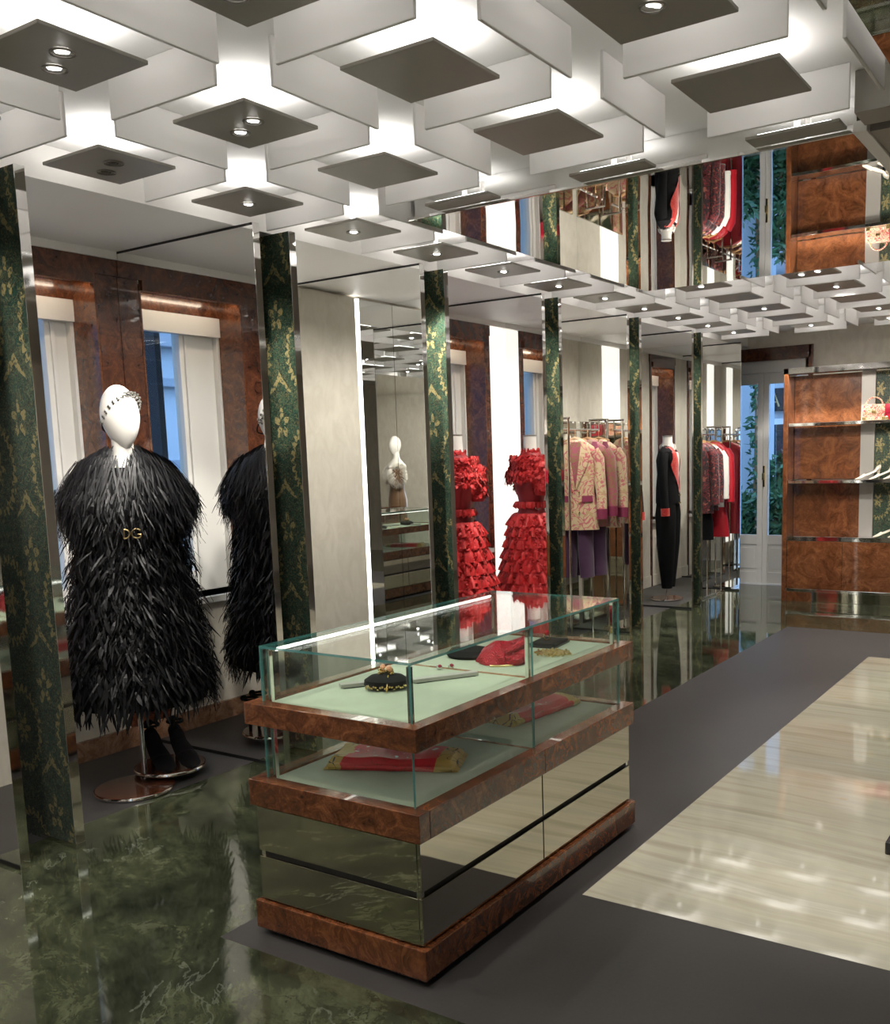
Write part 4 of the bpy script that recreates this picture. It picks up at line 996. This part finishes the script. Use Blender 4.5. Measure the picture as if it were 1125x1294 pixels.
# ================================================================== outside
gr = struct('ground', G().box(-40, XW-WT-.02, -30, 60, -.3, -.08).box(XW-WT-.02, 40, YE+.26, 60, -.3, -.08).box(XW-WT-.02, 40, -30, YB-.22, -.3, -.08), M['grass'])
t = thing('town_house', 'pale rendered house with stone mouldings across the street', 'building', (-9.6, 6, -.08))
obj('wall', G().box(-.6, 0, -14, 10.5, 0, 9), M['facade'], t)
for z, h, p in ((2.55, .10, .12), (3.0, .30, .18), (3.7, .12, .10), (1.2, .5, .05)): obj('moulding', G().bbox(0, p, -14, 10.5, z, z+h, .01), M['facadedark'], t)
for y in (-6.5, -3.2, 4.2, 7.5):
    fr = obj('window', G().bbox(0, .05, y, y+1.1, 4.2, 6.4, .01), M['facadedark'], t); obj('pane', G().box(.05, .055, y+.1, y+1., 4.3, 6.3), M['dark'], fr)
t = thing('garden_house', 'pale house with a dark sign behind the glass door garden', 'building', (-5, 17.5, -.08))
obj('wall', G().box(-4.4, 8, 0, .5, 0, 8), M['facade'], t)
fr = obj('window', G().bbox(-.42, .6, -.06, 0, .9, 2.15, .01), M['joinery'], t); obj('pane', G().box(-.34, .06, -.07, -.06, 1.0, 2.05).box(.12, .52, -.07, -.06, 1.0, 2.05), M['dark'], fr)
sg = obj('sign_board', G().bbox(-.5, .9, -.1, 0, 2.28, 2.68, .01), M['dark'], t)
obj('sign_letter', G().tube([(-.40, -.11, 2.36), (-.32, -.11, 2.60), (-.24, -.11, 2.36)], .018, 6).tube([(-.37, -.11, 2.44), (-.27, -.11, 2.44)], .015, 6), M['oldgold'], sg, label='letter A on the dark sign')
def shrub(name, label, loc, rx, ry, z0, z1, n, sz, group=None):
    t = thing(name, label, 'shrub', loc, 0, group); g = G(); rnd = random.Random(hash(label) % 1000 if False else len(label))
    for _ in range(n):
        while True:
            x, y, w = rnd.uniform(-1, 1), rnd.uniform(-1, 1), rnd.uniform(-1, 1)
            if x**4+y**4+w**4 < 1: break
        zc = (z0+z1)/2+w*(z1-z0)/2
        nn = Vector((x, y, w*.6+.3)).normalized() if abs(x)+abs(y) > .01 else Vector((0, 0, 1))
        d = Vector((rnd.gauss(0, 1), rnd.gauss(0, 1), rnd.gauss(.1, .7)))
        g.blade((x*rx, y*ry, zc), d, nn, sz*rnd.uniform(.7, 1.3), sz*.5, .1, 2)
    obj('foliage', g, M['leaf'], t); obj('stem', G().tube([(0, 0, 0), (.02, .01, (z0+z1)/2), (0, 0, z1*.9)], [.03, .02, .01], 6), M['wood'], t)
shrub('hedge_shrub', 'low clipped hedge outside the left door leaf', (-4.27, 12.2, -.08), .29, .3, .1, 1.1, 2600, .10)
shrub('hedge_shrub', 'low clipped hedge outside the right door leaf', (-3.53, 12.2, -.08), .29, .3, .1, 1.1, 2600, .10)
shrub('leafy_bush', 'taller leafy bush behind the hedge', (-3.82, 13.0, -.08), .26, .25, .8, 1.5, 420, .15)
shrub('climbing_vine', 'climbing vine hanging beside the pale garden wall', (-4.31, 13.22, -.08), .06, .08, .9, 3.2, 260, .10)
struct('wall_garden', G().box(-5.6, -4.28, 13.5, 14.0, -.08, 5), M['facade'])

# ================================================================== beams of the recessed spotlights, then added fill beams
spot(1, 1, (-4.0, 2.9, 1.5), .8, 34); spot(1, 0, (-4.1, 2.95, 1.1), .6, 34); spot(1, 0, (-3.6, 2.2, 1.2), .3, 30)
spot(1, 1, (-3.60, 3.65, 1.95), 1.7, 20); spot(0, 2, (-4.0, 3.0, 1.7), .5, 40)
spot(0, 3, (-3.62, 4.98, 1.5), 1.1, 32); spot(0, 4, (-3.95, 5.6, 1.3), 1.1, 40)
spot(0, 6, (-3.72, 6.95, 1.3),   .55, 36, off=(.1, 0)); spot(0, 5, (-3.6, 6.4, 1.6), .3, 26)
spot(0, 7, (-3.6, 7.8, 1.7), .7, 26); spot(0, 9, (-3.95, 8.5, 1.3), .6, 40); spot(0, 11, (-3.75, 9.85, 1.2), .6, 40, off=(.1, 0))
spot(2, 0, (-2.0, 2.5, .8), .5, 34); spot(3, 1, (-1.9, 3.1, .8), .6, 34)
for tx, jj, ii in ((-2.6, 9, 1), (-2.0, 8, 2), (-1.3, 9, 3)): spot(ii, jj, (tx, 10.1, 1.4), .75, 60)
spot(2, 7, (-.6, 5.5, 0), 1.0, 60); spot(3, 1, (-.5, 4.3, 0), 1.0, 60); spot(3, 1, (-1.1, 3.6, 0), .5, 46)

for i, j in [(i, j) for (i, j) in cells if has_down(i, j)]:  # wide beams added at the plates to lift the light in room and bays
    if i == 0 and j >= 0: spot(i, j, (-4.45, GY0+GDY*j+.02, .9), .42, 100, .8)
    else: spot(i, j, (GX0+GDX*i+.001, GY0+GDY*j, 0), .27, 105, .8)
spot(3, -1, (.62, -.8, 1.3), 1.2, 60); spot(3, -3, (.6, YB, 1.4), 1.2, 80); spot(3, -3, (2.0, YB, 1.4), 1.2, 80); spot(3, -1, (1.6, -.6, .5), .8, 90)  # beams added behind the camera to brighten the fur mannequin and back wall
for i in (1, 3): spot(i, 11, (GX0+GDX*i, YE, .8), .9, 80)  # beams added to brighten the end wall
